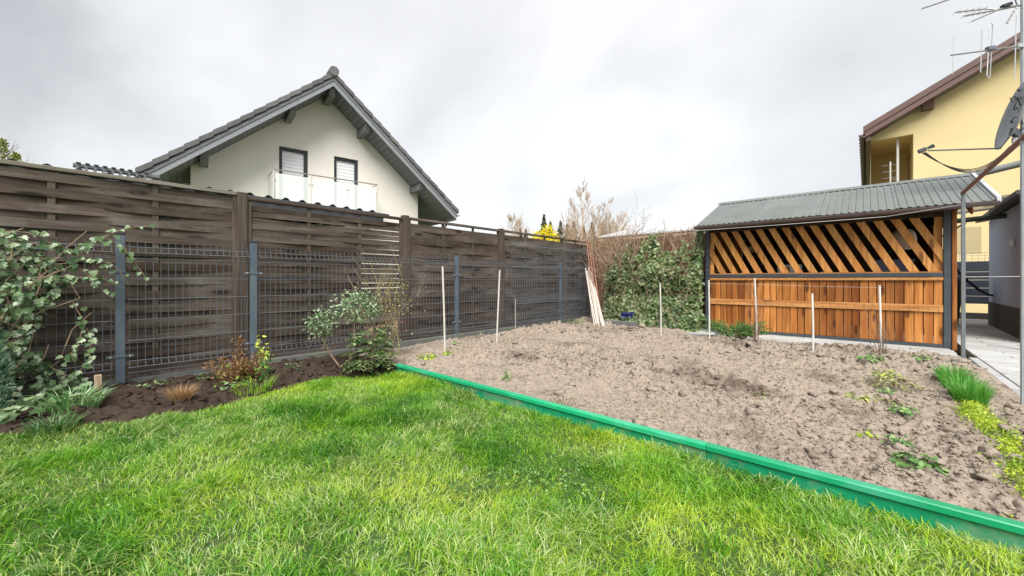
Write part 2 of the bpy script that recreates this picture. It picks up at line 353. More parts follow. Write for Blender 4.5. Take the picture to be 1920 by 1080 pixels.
tag(clods('near_crumbs', 15000, (-1.6, .86, 2.26, 3.9), bed_z, .003, .011, SOIL, 14, lambda x, y: np.clip(1.4-(y-2.3)/1.4, .1, 1), 1, 1.6), 'fine crumbs of earth in the near corner of the bed', 'soil', kind='stuff')
tag(clods('border_clods', 1100, (-4.7, -3.4, -.8, 2.2), border_z, .008, .035, HUMUS, 5, lambda x, y: (x < xb(y)-.03)*1.), 'dark crumbs of soil along the fence border', 'soil', kind='stuff')

# ------------------------------------------------------------------ grass
GRASS = leafy('grass_blade', 0, 0, 0, .38, .35, 14, .5, [(0, (.04, .15, .010)), (.28, (.13, .35, .020)), (.52, (.31, .50, .03)), (.72, (.48, .57, .05)), (.86, (.40, .52, .16)), (1, (.54, .60, .34))])
def make_grass():
    r = rng; n0 = 330000
    x = r.uniform(-3.95, 1.9, n0); y = r.uniform(-1.1, 2.2, n0)
    k = (x > xb(y)-.03-.07*fbm(x*6, y*6, 2, 4)) & (y < 2.19)
    dep = -x*math.sin(YAW)+y*math.cos(YAW); lat = (x*math.cos(YAW)+y*math.sin(YAW))
    vis = (dep > .9) & (np.abs(lat) < dep*1.6+.6)
    k &= vis | (r.random(n0) < .3)
    tuft = fbm(x*3.2, y*3.2, 3, 8); fine = fbm(x*11, y*11, 2, 5)
    k &= r.random(n0) < np.clip(.25+1.5*tuft*fine*1.6, .2, 1)
    x, y, tuft, fine = x[k], y[k], tuft[k], fine[k]; n = len(x)
    P = np.stack([x, y, lawn_z(x, y)-.006], -1)
    t2 = np.clip((tuft-.35)*2.6, 0, 1)
    h = (.018+.048*t2**1.5*r.uniform(.4, 1.15, n)+.020*r.random(n)); h *= np.where(r.random(n) < .03, 1.5, 1)
    edge = np.clip(1-(2.2-y)/.12, 0, 1); h *= 1+1.0*edge*fbm(x*5, y*5, 2, 15)*(r.random(n) < .6)
    az = 6.28*fbm(x*2.3, y*2.3, 3, 71)*2+r.normal(0, 1.6, n); lean = h*r.uniform(.3, 1.6, n)
    w = r.uniform(.0022, .0046, n)*(1+.3*t2)
    pale = fbm(x*2.6, y*2.6, 3, 91); yel = fbm(x*1.9, y*1.9, 3, 61)
    tint = np.clip(.42+.95*(yel-.5)+r.normal(0, .13, n)-.16*t2+.10*(y-.8)*.5, 0, .78)
    pb = r.random(n) < np.clip((pale-.42)*2.0, .03, .45); tint[pb] = r.uniform(.78, 1, pb.sum())
    v, f, t = blades(P, h, w, lean, az, 3, 1., tint)
    return tag(big('grass', v, f, GRASS, t), 'shaggy bright green lawn grass', 'grass', kind='stuff')
make_grass()
STRAW = leafy('straw_blade', (.20, .15, .06), (.36, .29, .14), (.5, .44, .26), .7, .2, 4)
def dead_grass():
    n = 5000; x = rng.uniform(-3.6, 1.5, n); y = rng.uniform(-.6, 2.18, n); k = (x > xb(y)) & (fbm(x*2.1, y*2.1, 3, 33) > .52); x, y = x[k], y[k]; n = len(x)
    v, f, t = blades(np.stack([x, y, lawn_z(x, y)-.004], -1), rng.uniform(.008, .03, n), rng.uniform(.002, .004, n), rng.uniform(.02, .06, n), rng.uniform(0, 6.28, n), 2)
    tag(big('dry_grass', v, f, STRAW, t), 'dry straw blades lying in the lawn', 'grass', kind='stuff')
dead_grass()
def clover():
    n = 900; x = rng.normal(-1.09, .17, n); y = rng.normal(1.36, .17, n); k = fbm(x*9, y*9, 2, 3) > .42; x, y = x[k], y[k]; n = len(x)
    x2 = rng.uniform(-3.2, 1.2, 900); y2 = rng.uniform(-.5, 2.1, 900); k = (fbm(x2*2.2, y2*2.2, 3, 19) > .60) & (x2 > xb(y2)+.05); x = np.concatenate([x, x2[k]]); y = np.concatenate([y, y2[k]]); n = len(x)
    v, f, t = scatter('round', np.stack([x, y, lawn_z(x, y)+rng.uniform(.008, .030, n)], -1), rdir(n, 2.2), rdir(n), rng.uniform(.007, .013, n))
    tag(big('clover', v, f, leafy('clover_leaf', (.05, .16, .03), (.13, .29, .06), (.28, .42, .14), .45, .25, 12), t), 'small patch of clover leaves in the lawn', 'clover', kind='stuff')
    P, H = [], []
    for _ in range(90):
        cx, cy = rng.uniform(-3.4, 1.0), rng.uniform(-.5, 2.12)
        if cx < xb(cy)+.05: continue
        m = rng.integers(20, 55); P.append(np.stack([rng.normal(cx, .028, m), rng.normal(cy, .028, m), np.full(m, -.004)], -1)); H.append(np.full(m, rng.uniform(.05, .10)))
    P = np.concatenate(P); H = np.concatenate(H)*rng.uniform(.5, 1.1, len(P)); n = len(P); P = P[P[:, 1] < 2.18]; H = H[:len(P)]; n = len(P)
    v, f, t = blades(P, H, rng.uniform(.003, .006, n), H*rng.uniform(.3, 1.1, n), rng.uniform(0, 6.28, n), 4, 1., np.clip(rng.normal(.22, .14, n), 0, 1))
    tag(big('coarse_grass', v, f, GRASS, t), 'coarser dark tufts standing in the lawn', 'grass', kind='stuff')
clover()

# ------------------------------------------------------------------ green edging
GREEN = plain('green_plastic', (.008, .33, .145), .32, .12, 5, .08, spec=.45, dirt=(.07, .38, .25))  # cap green lightened; the sky's reflection is put into its colour
GREENF = plain('green_plastic_board', (.004, .25, .12), .45, .2, 6, .1, spec=.4, dirt=(.24, .29, .20))
ed = thing('garden_edging', 'green plastic edging boards between the lawn and the dug bed', 'edging', (-3.5, 2.22, 0))
xs = [-3.56, -1.95, -.62, .98, 2.4]
for i, (a, b_) in enumerate(zip(xs[:-1], xs[1:])):
    w = .004*math.sin(i*2.3); w2 = .004*math.sin((i+1)*2.3); q = B()
    def board(y0, y1, z0, z1): return [(a+.0008, y0+w, z0), (a+.0008, y1+w, z0), (a+.0008, y1+w, z1), (a+.0008, y0+w, z1)], [(b_-.0008, y0+w2, z0), (b_-.0008, y1+w2, z0), (b_-.0008, y1+w2, z1), (b_-.0008, y0+w2, z1)]
    A_, Bq = board(2.203, 2.226, -.06, .0675); q.add(A_+Bq, [(3, 2, 1, 0), (4, 5, 6, 7), (0, 1, 5, 4), (1, 2, 6, 5), (2, 3, 7, 6), (3, 0, 4, 7)])
    obj('edging_board', q, GREENF, ed, bevel=.003)
    q = B(); A_, Bq = board(2.188, 2.238, .068, .098); q.add(A_+Bq, [(3, 2, 1, 0), (4, 5, 6, 7), (0, 1, 5, 4), (1, 2, 6, 5), (2, 3, 7, 6), (3, 0, 4, 7)])
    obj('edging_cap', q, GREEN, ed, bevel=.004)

# ------------------------------------------------------------------ paving and kerbs
CONC = plain('kerb_concrete', (.36, .36, .36), .9, .16, 5, .3, dirt=(.27, .25, .21))
SLAB = plain('paving_slab', (.43, .435, .43), .8, .12, 4, .25, objvar=.16, dirt=(.33, .32, .28))
KERBD = plain('fence_base_concrete', (.12, .125, .125), .9, .25, 5, .4, dirt=(.13, .15, .08))
pv = B().bb(.985, 6, 2.0, 16.5, -.11, .012); pave = tag(obj('pavement', pv, plain('joint_sand', (.2, .19, .17), .95)), kind='structure')
def slabs(parent, x0, x1, y0, y1, lx, ly, z, mat, stagger=True):
    me = {}; row = 0; y = y0
    while y < y1-.01:
        x = x0-(lx/2 if stagger and row % 2 else 0)
        while x < x1-.01:
            a, b_ = max(x, x0), min(x+lx, x1); w = round(b_-a-.006, 3)
            if w > .03:
                if w not in me: m = mesh_of('paving_slab', B().bb(-w/2, w/2, -(ly-.006)/2, (ly-.006)/2, -.02, .02), .004); m.materials.append(mat); me[w] = m
                inst('paving_slab', me[w], Matrix.Translation(((a+b_)/2, y+ly/2, z+random.uniform(-.0015, .0015))) @ Matrix.Rotation(random.uniform(-.002, .002), 4, 'X'), parent)
            x += lx
        y += ly; row += 1
slabs(pave, .985, 2.6, 3.2, 13.4, .60, .20, .010, SLAB)
kb = tag(obj('kerb', B().bb(.90, .98, 2.2, 2.32, -.1, .028), CONC, bevel=.004), kind='structure')
y = 2.33
while y < 7.1: obj('kerb_stone', B().bb(.902, .978, y, min(y+.99, 7.14), -.1, .03), CONC, kb, bevel=.006); y += 1.0
ap = tag(obj('shed_apron', B().bb(-2.36, .86, 7.22, 11.2, -.1, .0), plain('joint_sand', (.2, .19, .17), .95)), kind='structure')
x = -2.36
while x < .86: obj('kerb_stone', B().bb(x+.003, min(x+1.0, .895)-.003, 7.155, 7.217, -.1, .022), CONC, ap, bevel=.006); x += 1.0
slabs(ap, -2.36, .86, 7.22, 8.12, .80, .30, -.004, SLAB)
gbz = tag(obj('fence_kerb', B().bb(-4.79, -4.745, -2.0, 8.3, -.1, .09), KERBD), kind='structure')
for i, (a, b_, z) in enumerate(((-1.9, .29, .05), (.30, 1.27, .05), (1.28, 3.95, .115), (3.97, 6.73, .12), (6.75, 8.3, .12))):
    obj('kerb_board', B().bb(-4.742 if i > 1 else -4.78, -4.685 if i > 1 else -4.70, a, b_, -.1, z), KERBD, gbz, bevel=.006)
obj('kerb_slab', B().bb(-4.80, -4.55, .13, .40, -.06, .055), KERBD, gbz, bevel=.008)

# ================================================================== wooden lattice fence
FW = wood('fence_wood', (.076, .060, .050), (.158, .129, .109), 1, 40, .85, True, .40, patch=(.18, .165, .145))
FWV = wood('fence_post_wood', (.080, .064, .053), (.155, .126, .106), 2, 40, .85, False, .2)
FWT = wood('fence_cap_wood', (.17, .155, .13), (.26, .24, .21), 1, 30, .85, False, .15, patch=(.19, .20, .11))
fence = thing('lattice_fence', 'dark brown woven slat fence standing behind the grey mesh fence', 'fence', (-4.95, 1.2, 0))
FX = -4.95
def weave(L, phase, amp):
    """offset of a slat along its panel: passes in front of one batten and behind the next"""
    key = [0, phase*amp, -phase*amp, 0]; ts = [0, 1/3, 2/3, 1]
    out = []
    for i in range(25):
        t = i/24
        for k in range(3):
            if t <= ts[k+1]+1e-9: u = (t-ts[k])/(ts[k+1]-ts[k]); u = u*u*(3-2*u); out.append((t*L, key[k]*(1-u)+key[k+1]*u)); break
    return out
SLAT_ME = {}
def slat_mesh(L, ph, var, h):
    key = (round(L, 2), ph, var, h)
    if key in SLAT_ME: return SLAT_ME[key]
    pts = weave(L, ph, .014); n = len(pts); b = B(); rr = random.Random(var*7+ph); bow = rr.uniform(-.006, .006); tw = rr.uniform(-.004, .004); th = .0045
    for y, x in pts:
        s = math.sin(math.pi*y/L)
        for dx, dz in ((-th, -h/2), (th, -h/2), (th, h/2), (-th, h/2)):
            b.v.append((x+dx+tw*s*dz/h*2, y-L/2, dz+bow*s))
    for i in range(n-1):
        for j in range(4): b.f.append((4*i+j, 4*i+(j+1) % 4, 4*i+4+(j+1) % 4, 4*i+4+j))
    b.f += [(3, 2, 1, 0), (4*n-4, 4*n-3, 4*n-2, 4*n-1)]
    m = mesh_of('slat', b); m.materials.append(FW); SLAT_ME[key] = m; return m
panels = [(-4.8, -2.8, 1.80, 1), (-2.8, -.8, 1.85, -1), (-.8, 1.2, 1.875, 1), (1.2, 3.2, 1.84, 1), (3.2, 5.2, 1.86, -1), (5.2, 7.2, 1.865, 1), (7.2, 8.36, 1.855, -1)]
for pi, (a, b_, top, ph) in enumerate(panels):
    p = obj('panel_frame', B().bb(FX-.02, FX+.02, a+.05, a+.085, .12, top-.035).bb(FX-.02, FX+.02, b_-.085, b_-.05, .12, top-.035).bb(FX-.021, FX+.021, a+.05, b_-.05, .085, .12), FWV, fence)
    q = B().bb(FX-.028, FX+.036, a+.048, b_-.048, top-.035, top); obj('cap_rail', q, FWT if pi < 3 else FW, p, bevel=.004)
    L = b_-a-.10
    for k in (1/3, 2/3):
        if L > 1.2: obj('batten', B().bb(FX-.009, FX+.009, a+.05+L*k-.022, a+.05+L*k+.022, .12, top-.035), FWV, p, bevel=.002)
    gappy = pi == 3
    wide = pi >= 4
    pitch = .0655 if not wide else .098; h = .072 if not wide else .104
    z = .155; i = 0
    while z < top-.048:
        me = slat_mesh(L, ph if i % 2 else -ph, random.randrange(3), h if not gappy or z < .8 else .0585)
        inst('slat', me, Matrix.Translation((FX, (a+b_)/2, z+random.uniform(-.003, .003))) @ Matrix.Rotation(random.uniform(-.0025, .0025), 4, 'X'), p); z += pitch; i += 1
for yy in (-4.8, -2.8, -.8, 1.2, 3.2, 5.2, 7.2):
    obj('post', B().bb(FX-.045, FX+.045, yy-.047, yy+.047, -.1, 1.88), FWV, fence, bevel=.006)
obj('bottom_board', B().bb(FX+.022, FX+.045, -2.0, 3.15, .0, .085), FW, fence, bevel=.003)
obj('bottom_board', B().bb(FX+.022, FX+.045, 3.25, 8.3, .0, .085), FW, fence, bevel=.003)

# ================================================================== grey mesh fence
STEEL = plain('slate_steel', (.075, .10, .13), .42, .12, 8, .05, spec=.5, objvar=.06, dirt=(.10, .125, .15))
WIRE = plain('wire_coating', (.10, .113, .13), .4, .15, 12, 0, spec=.5, objvar=0)
GALV = plain('galvanised', (.5, .51, .52), .4, .15, 20, .05, metal=.6)
MX = -4.72
mf = thing('mesh_fence', 'slate grey welded mesh fence on steel posts in front of the brown slat fence', 'fence', (MX, 1.2, 0))
def mesh_panel(b, x, y0, y1, z0, z1, sp=.05, r=.0027, rh=.0040, nh=4):
    """welded panel with a V fold near the top and near the bottom"""
    def X(z):
        for zc in (z1-.075, z0+.075):
            if abs(z-zc) < .05: return x+.035*(1-abs(z-zc)/.05)
        return x
    prof = [z0-.028, z0+.025, z0+.075, z0+.125, z1-.125, z1-.075, z1-.025, z1+.028]
    n = int((y1-y0)/sp)
    for i in range(n+1):
        y = y0+i*(y1-y0)/n; b.tube([(X(z), y, z) for z in prof], r, 4, False)
    hs = [z0+.025, z0+.125, z1-.125, z1-.025]+[z0+.125+(z1-z0-.25)*k/(nh+1) for k in range(1, nh+1)]+[z0+.075, z1-.075]
    for z in hs: b.tube([(X(z)+(.004 if X(z) == x else .003), y0-.01, z), (X(z)+(.004 if X(z) == x else .003), y1+.01, z)], rh, 5)
    return b
posts = [-2.25, .27, 1.25, 3.97, 6.76]
for yy in posts:
    p = obj('post', B().bb(MX-.02, MX+.02, yy-.03, yy+.03, -.1, 1.335), STEEL, mf, bevel=.004)
    obj('post_cap', B().bb(MX-.023, MX+.023, yy-.033, yy+.033, 1.335, 1.352), plain('black_plastic', (.03, .033, .037), .5), p, bevel=.004)
    for zz in (.30, 1.02):
        q = B().bb(MX-.024, MX+.0255, yy-.0355, yy+.0355, zz-.012, zz+.012); obj('clamp', q, STEEL, p, bevel=.002)
        for s_ in (-1, 1):
            if yy == .27 and zz > 1: continue
            obj('clamp_arm', B().bb(MX+.0, MX+.006, min(yy+s_*.036, yy+s_*.085), max(yy+s_*.036, yy+s_*.085), zz-.011, zz+.011), STEEL, p)
            obj('bolt', B().tube([(MX+.006, yy+s_*.06, zz), (MX+.018, yy+s_*.06, zz)], .008, 6), GALV, p)
for a, b_ in zip(posts[:-1], posts[1:]): obj('mesh_panel', mesh_panel(B(), MX, a+.055, b_-.055, .125, 1.26), WIRE, mf)
obj('mesh_panel', mesh_panel(B(), MX, 6.82, 8.25, .125, 1.26), WIRE, mf)
WIREL = plain('wire_coating_worn', (.13, .145, .16), .45, .2, 12, 0, spec=.5, objvar=0)
tag(obj('loose_mesh_panel', mesh_panel(B(), -4.835, 5.38, 7.02, .55, 1.67, nh=4), WIREL), 'spare grey mesh panel hung high on the slat fence, left one of two', 'mesh panel')
tag(obj('loose_mesh_panel', mesh_panel(B(), -4.842, 7.06, 8.28, .55, 1.655, nh=4), WIREL), 'spare grey mesh panel hung high on the slat fence, the one nearest the corner', 'mesh panel')
tag(obj('loose_mesh_panel', mesh_panel(B(), -4.655, 5.27, 7.6, .06, .60, nh=1), WIREL), 'low spare mesh panel leaning on the far end of the mesh fence', 'mesh panel')

# ================================================================== wooden shed
SW = wood('shed_board', (.41, .13, .022), (.72, .345, .10), 2, 24, .55, True, .58)
SWX = wood('shed_batten', (.50, .21, .058), (.72, .39, .15), 0, 32, .65, True, .2)
SWD = wood('shed_slat', (.58, .235, .055), (.78, .41, .135), 2, 30, .6, True, .2)
DARKW = wood('shed_inner_wood', (.035, .022, .014), (.07, .045, .03), 2, 30, .85, False, .2)  # dark brown carries the shade of the shed interior in its colour
GUT = plain('brown_gutter', (.115, .085, .085), .35, .1, 6, .03, spec=.5)
ROOFG = plain('grey_roof_sheet', (.16, .173, .168), .7, .1, 3, .04, spec=.25, dirt=(.13, .14, .13))
SY = 8.0
CHAR = plain('charcoal_steel', (.045, .056, .068), .45, .12, 8, .05, spec=.45, objvar=.06, dirt=(.065, .075, .085))
shed = thing('garden_shed', 'orange wooden garden shed with diagonal slats under a grey corrugated roof', 'shed', (-.7, SY, 0))
for xx in (-2.225, .82): obj('steel_post', B().bb(xx-.036, xx+.036, SY-.036, SY+.036, .0, 1.90), CHAR, shed, bevel=.004)
for xx in (-2.225, .82): obj('steel_post', B().bb(xx-.036, xx+.036, 10.9, 10.97, .0, 1.90), CHAR, shed, bevel=.004)
obj('rail', B().bb(-2.187, .782, SY-.028, SY+.03, .992, 1.05), CHAR, shed, bevel=.003)
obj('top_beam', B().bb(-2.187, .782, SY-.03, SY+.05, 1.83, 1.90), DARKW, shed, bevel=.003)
obj('sole_channel', B().bb(-2.187, .782, SY-.034, SY+.03, .0, .062), CHAR, shed, bevel=.003)
obj('ledge', B().bb(-2.185, .78, SY-.045, SY-.0295, .945, .985), SWX, shed, bevel=.002)
obj('ledge', B().bb(-2.185, .78, SY-.02, SY+.06, 1.0505, 1.068), SWX, shed, bevel=.002)
x = .782; i = 0
while x > -2.16:
    w = .0965+random.uniform(-.006, .006); a = max(x-w, -2.187)
    obj('plank', B().bb(a+.004, x-.004, SY-.012+random.uniform(-.003, .003), SY+.010, .064, .944), SW, shed, bevel=.0025); x = a; i += 1
obj('batten', B().bb(-2.185, .779, SY-.038, SY-.0165, .505, .605), SWX, shed, bevel=.004)
nl = B()
for i in range(31):
    xx = .735-.0965*i
    for (yy, z) in ((SY-.0385, .532), (SY-.0385, .578), (SY-.0455, .965)): nl.tube([(xx+random.uniform(-.01, .01), yy, z+random.uniform(-.008, .008)), (xx, yy-.002, z)], .004, 6)
tag(obj('nails', nl, plain('rusty_nail', (.06, .035, .025), .7), shed), kind='stuff')
lean = .385
for k in range(-1, 18):
    xbm = .745-.19*k; z0, z1 = 1.069, 1.83
    a, c_ = xbm, xbm-lean; w = .102
    pts = [(a-w, z0), (a, z0), (c_, z1), (c_-w, z1)]
    lo, hi = -2.185, .78
    # clip the board to the opening between the posts
    def clip(poly, side, X):
        out = []
        for i in range(len(poly)):
            p, q_ = poly[i], poly[(i+1) % len(poly)]; pin = (p[0]-X)*side >= 0; qin = (q_[0]-X)*side >= 0
            if pin: out.append(p)
            if pin != qin: t = (X-p[0])/(q_[0]-p[0]); out.append((X, p[1]+t*(q_[1]-p[1])))
        return out
    poly = clip(clip(pts, 1, lo), -1, hi)
    if len(poly) < 3 or max(p[0] for p in poly)-min(p[0] for p in poly) < .03: continue
    obj('diagonal_slat', B().prism([(p[0], 0, p[1]) for p in poly], (0, SY-.006+random.uniform(-.003, .003), 0), (0, SY+.022, 0)), SWD, shed, bevel=.002)
obj('upright_board', B().bb(.70, .779, SY+.03, SY+.05, 1.069, 1.828), SWD, shed, bevel=.002)
obj('upright_board', B().bb(-2.186, -2.13, SY+.03, SY+.05, 1.069, 1.828), SWD, shed, bevel=.002)
obj('corner_board', B().bb(.86, .905, SY-.05, SY+.10, -.0, 1.93), SW, shed, bevel=.004)
obj('back_light_stop', B().bb(-2.2, .8, 10.888, 10.899, 0, 2.1), DARKW, shed)  # added panel that stops daylight showing through the back board gaps
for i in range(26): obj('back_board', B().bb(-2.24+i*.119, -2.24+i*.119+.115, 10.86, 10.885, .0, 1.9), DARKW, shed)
for i in range(24): obj('side_board', B().bb(-2.275, -2.262, 8.05+i*.119, 8.05+i*.119+.115, .0, 1.92), SW, shed)
for i in range(10): obj('side_board', B().bb(.84, .855, 9.7+i*.119, 9.7+i*.119+.115, .0, 1.92), SW, shed)
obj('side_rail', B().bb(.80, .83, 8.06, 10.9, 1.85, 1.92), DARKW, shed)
# roof: front and back slopes of trapezoid sheets
RX0, RX1, EY, EZ, RY, RZ = -2.33, 1.19, 7.60, 1.93, 9.30, 2.58
def roof_sheet(name, x0, x1, ya, za, yb, zb, lift=0):
    b = B(); pit = .082; n = int(round((x1-x0)/pit)); pit = (x1-x0)/n; prof = []
    for i in range(n):
        o = x0+i*pit; prof += [(o, 0), (o+pit*.55, 0), (o+pit*.64, .011), (o+pit*.91, .011)]
    prof.append((x1, 0)); m = len(prof); dy, dz = yb-ya, zb-za; nl = math.hypot(dy, dz); ny, nz = -dz/nl, dy/nl
    if nz < 0: ny, nz = -ny, -nz
    for e in (0, .0012):
        for (yy, zz) in ((ya, za), (yb, zb)):
            for px, ph in prof: b.v.append((px, yy+ny*(ph-e+lift), zz+nz*(ph-e+lift)))
    b.f = [(i, i+1, m+i+1, m+i) for i in range(m-1)]+[(2*m+i+1, 2*m+i, 3*m+i, 3*m+i+1) for i in range(m-1)]+[(i+1, i, 2*m+i, 2*m+i+1) for i in range(m-1)]
    return obj(name, b, ROOFG, shed)
cuts = [RX0, RX0+.88, RX0+1.76, RX0+2.64, RX1]
for i in range(4):
    roof_sheet('roof_sheet', cuts[i]-.02*(i > 0), cuts[i+1]+.02*(i < 3), EY, EZ, RY-.01, RZ, .003*(i % 2))
    roof_sheet('roof_sheet', cuts[i]-.02*(i > 0), cuts[i+1]+.02*(i < 3), 11.0, EZ, RY+.01, RZ, .003*(i % 2))
q = B().prism([(0, RY-.14, RZ-.030), (0, RY, RZ+.034), (0, RY+.14, RZ-.030), (0, RY+.14, RZ-.034), (0, RY, RZ+.028), (0, RY-.14, RZ-.034)], (RX0-.03, 0, 0), (RX1+.02, 0, 0)); obj('ridge_cap', q, ROOFG, shed)
WTRIM = plain('white_metal_trim', (.55, .57, .60), .4, .08)
for xx in (RX1+.004,): obj('verge_trim', B().prism([(xx, EY, EZ-.02), (xx, EY, EZ+.045), (xx, RY, RZ+.045), (xx, RY, RZ-.02)], (0, 0, 0), (.035, 0, 0)), WTRIM, shed)
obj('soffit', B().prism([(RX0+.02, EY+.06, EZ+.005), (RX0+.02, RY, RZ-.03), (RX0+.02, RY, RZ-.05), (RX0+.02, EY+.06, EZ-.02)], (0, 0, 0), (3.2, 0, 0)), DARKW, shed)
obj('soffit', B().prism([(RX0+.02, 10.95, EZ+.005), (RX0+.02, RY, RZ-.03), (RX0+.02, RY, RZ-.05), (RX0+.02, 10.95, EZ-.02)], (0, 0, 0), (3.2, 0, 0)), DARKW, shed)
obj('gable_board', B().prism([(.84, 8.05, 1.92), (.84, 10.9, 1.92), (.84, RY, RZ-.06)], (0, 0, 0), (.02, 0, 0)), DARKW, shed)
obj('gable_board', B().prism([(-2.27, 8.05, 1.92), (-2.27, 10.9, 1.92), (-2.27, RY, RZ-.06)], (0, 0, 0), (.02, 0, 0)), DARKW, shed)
obj('fascia', B().bb(RX0+.03, .95, EY+.10, EY+.125, EZ-.06, EZ-.003), GUT, shed)
obj('barge_board', B().prism([(1.0, EY+.15, EZ-.13), (1.0, EY+.15, EZ-.02), (1.0, 8.7, EZ+.36), (1.0, 8.7, EZ+.22)], (0, 0, 0), (.02, 0, 0)), SW, shed)
def half_gutter(name, x0, x1, y, z, r, mat, parent):
    b = B(); n = 10
    for xx in (x0, x1):
        for rr in (r, r-.004):
            for i in range(n+1): a = math.pi*(i/n); b.v.append((xx, y-rr*math.cos(a), z-rr*math.sin(a)))
    m = n+1
    for i in range(n): b.f += [(i, i+1, 2*m+i+1, 2*m+i), (m+i+1, m+i, 3*m+i, 3*m+i+1), (i+1, i, m+i, m+i+1), (2*m+i, 2*m+i+1, 3*m+i+1, 3*m+i)]
    b.f += [(0, 2*m, 3*m, m), (n, m+n, 3*m+n, 2*m+n)]
    b.f += [tuple(range(m)), tuple(range(2*m, 3*m))[::-1]]
    return obj(name, b, mat, parent, smooth=False)
g = half_gutter('gutter', RX0-.01, 1.21, EY-.01, EZ-.012, .05, GUT, shed)
for xx in (-2.3, -1.6, -.8, 0, .75): obj('gutter_bracket', B().bb(xx-.012, xx+.012, EY-.064, EY+.10, EZ-.014, EZ-.008), GUT, g)
CABLE = plain('pale_cable', (.55, .52, .48), .6)
tag(obj('clothes_line', B().tube([(-2.30, 7.56, 1.845), (-1.0, 7.56, 1.832), (.2, 7.55, 1.83), (.84, 7.12, 1.85)], .004, 5), CABLE), 'pale line strung under the shed gutter', 'line')
# things inside the shed
WB = thing('workbench', 'dark narrow bench behind the slats inside the shed', 'bench', (-.7, 8.5, 0))
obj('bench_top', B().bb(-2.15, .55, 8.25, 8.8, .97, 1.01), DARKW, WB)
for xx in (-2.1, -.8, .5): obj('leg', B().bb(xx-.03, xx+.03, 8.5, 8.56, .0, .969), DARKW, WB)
def revolve(b, prof, c, n=16):
    o = len(b.v); k = len(prof)
    for r_, z in prof:
        for j in range(n): a = 6.2832*j/n; b.v.append((c[0]+r_*math.cos(a), c[1]+r_*math.sin(a), c[2]+z))
    for i in range(k-1):
        for j in range(n): b.f.append((o+i*n+j, o+i*n+(j+1) % n, o+(i+1)*n+(j+1) % n, o+(i+1)*n+j))
    b.f.append(tuple(o+j for j in range(n))[::-1]); b.f.append(tuple(o+(k-1)*n+j for j in range(n))); return b
bag = thing('woven_bag', 'dark blue and green woven bag behind the shed slats', 'bag', (.30, 8.4, 1.01))
bagm = B(); 
for i, zz in enumerate((1.012, 1.10, 1.20, 1.26)):
    s_ = .15+.03*i; bagm.v += [(.30-s_, 8.33, zz), (.30+s_, 8.33, zz), (.30+s_, 8.48, zz), (.30-s_, 8.48, zz)]
for i in range(3):
    for j in range(4): bagm.f.append((4*i+j, 4*i+(j+1) % 4, 4*i+4+(j+1) % 4, 4*i+4+j))
bagm.f.append((3, 2, 1, 0))
def weave_mat():
    t = NT('woven_plastic'); v = t.coord((1, 1, 1), off_rand=False); ck = t.n('TexChecker'); ck.inputs['Scale'].default_value = 55
    t.l(v, ck.inputs['Vector']); ck.inputs[1].default_value = (.16, .14, .26, 1); ck.inputs[2].default_value = (.03, .08, .09, 1)
    t.l(ck.outputs[0], t.b.inputs['Base Color']); t.b.inputs['Roughness'].default_value = .4; return t.m
obj('bag_body', bagm, weave_mat(), bag)
obj('handle', B().tube([(.22, 8.33, 1.26), (.24, 8.33, 1.36), (.30, 8.33, 1.41), (.36, 8.33, 1.36), (.38, 8.33, 1.26)], .008, 6), plain('green_strap', (.03, .12, .08), .6), bag)
hat = thing('lamp_shade', 'beige round shade hanging above the woven bag in the shed', 'lamp shade', (.42, 8.55, 1.5))
obj('shade', revolve(B(), [(.02, .18), (.09, .16), (.135, .10), (.15, 0), (.135, -.09), (.08, -.14)], (.42, 8.55, 1.56)), plain('beige_paper', (.55, .42, .33), .8), hat, smooth=True)
obj('cord', B().tube([(.42, 8.55, 1.74), (.42, 8.55, 2.2)], .004, 5), plain('black_plastic', (.03, .033, .037), .5), hat)
ls = thing('straw_hat', 'small beige straw hat hanging on the left inside the shed', 'hat', (-1.65, 8.6, 1.5))
obj('hat_crown', revolve(B(), [(.09, 0), (.085, .05), (.06, .10), (.01, .115)], (-1.65, 8.6, 1.48)), plain('straw_weave', (.42, .30, .17), .9), ls, smooth=True)
obj('hat_brim', revolve(B(), [(.16, -.01), (.16, -.004), (.088, .002), (.088, -.004)], (-1.65, 8.6, 1.48), 20), plain('straw_weave', (.42, .30, .17), .9), ls)
bx = thing('carton', 'white printed carton standing on the bench in the shed', 'box', (-1.0, 8.35, 1.01))
obj('box_body', B().bb(-1.17, -.83, 8.31, 8.43, 1.011, 1.215), plain('white_card', (.6, .6, .58), .6), bx, bevel=.003)
obj('printed_label', B().bb(-1.09, -.99, 8.3065, 8.3095, 1.06, 1.18), plain('red_print', (.33, .12, .06), .6), bx)
tag(obj('cup', revolve(B(), [(.03, 0), (.042, .08), (.038, .08), (.028, .01)], (-1.70, 8.33, 1.011)), plain('white_china', (.65, .65, .63), .3), smooth=True), 'small white cup on the bench behind the slats', 'cup')
tag(obj('bowl', revolve(B(), [(.04, 0), (.085, .075), (.08, .075), (.036, .01)], (-.50, 8.33, 1.011)), plain('white_china', (.65, .65, .63), .3), smooth=True), 'white bowl on the bench near the printed carton', 'bowl')

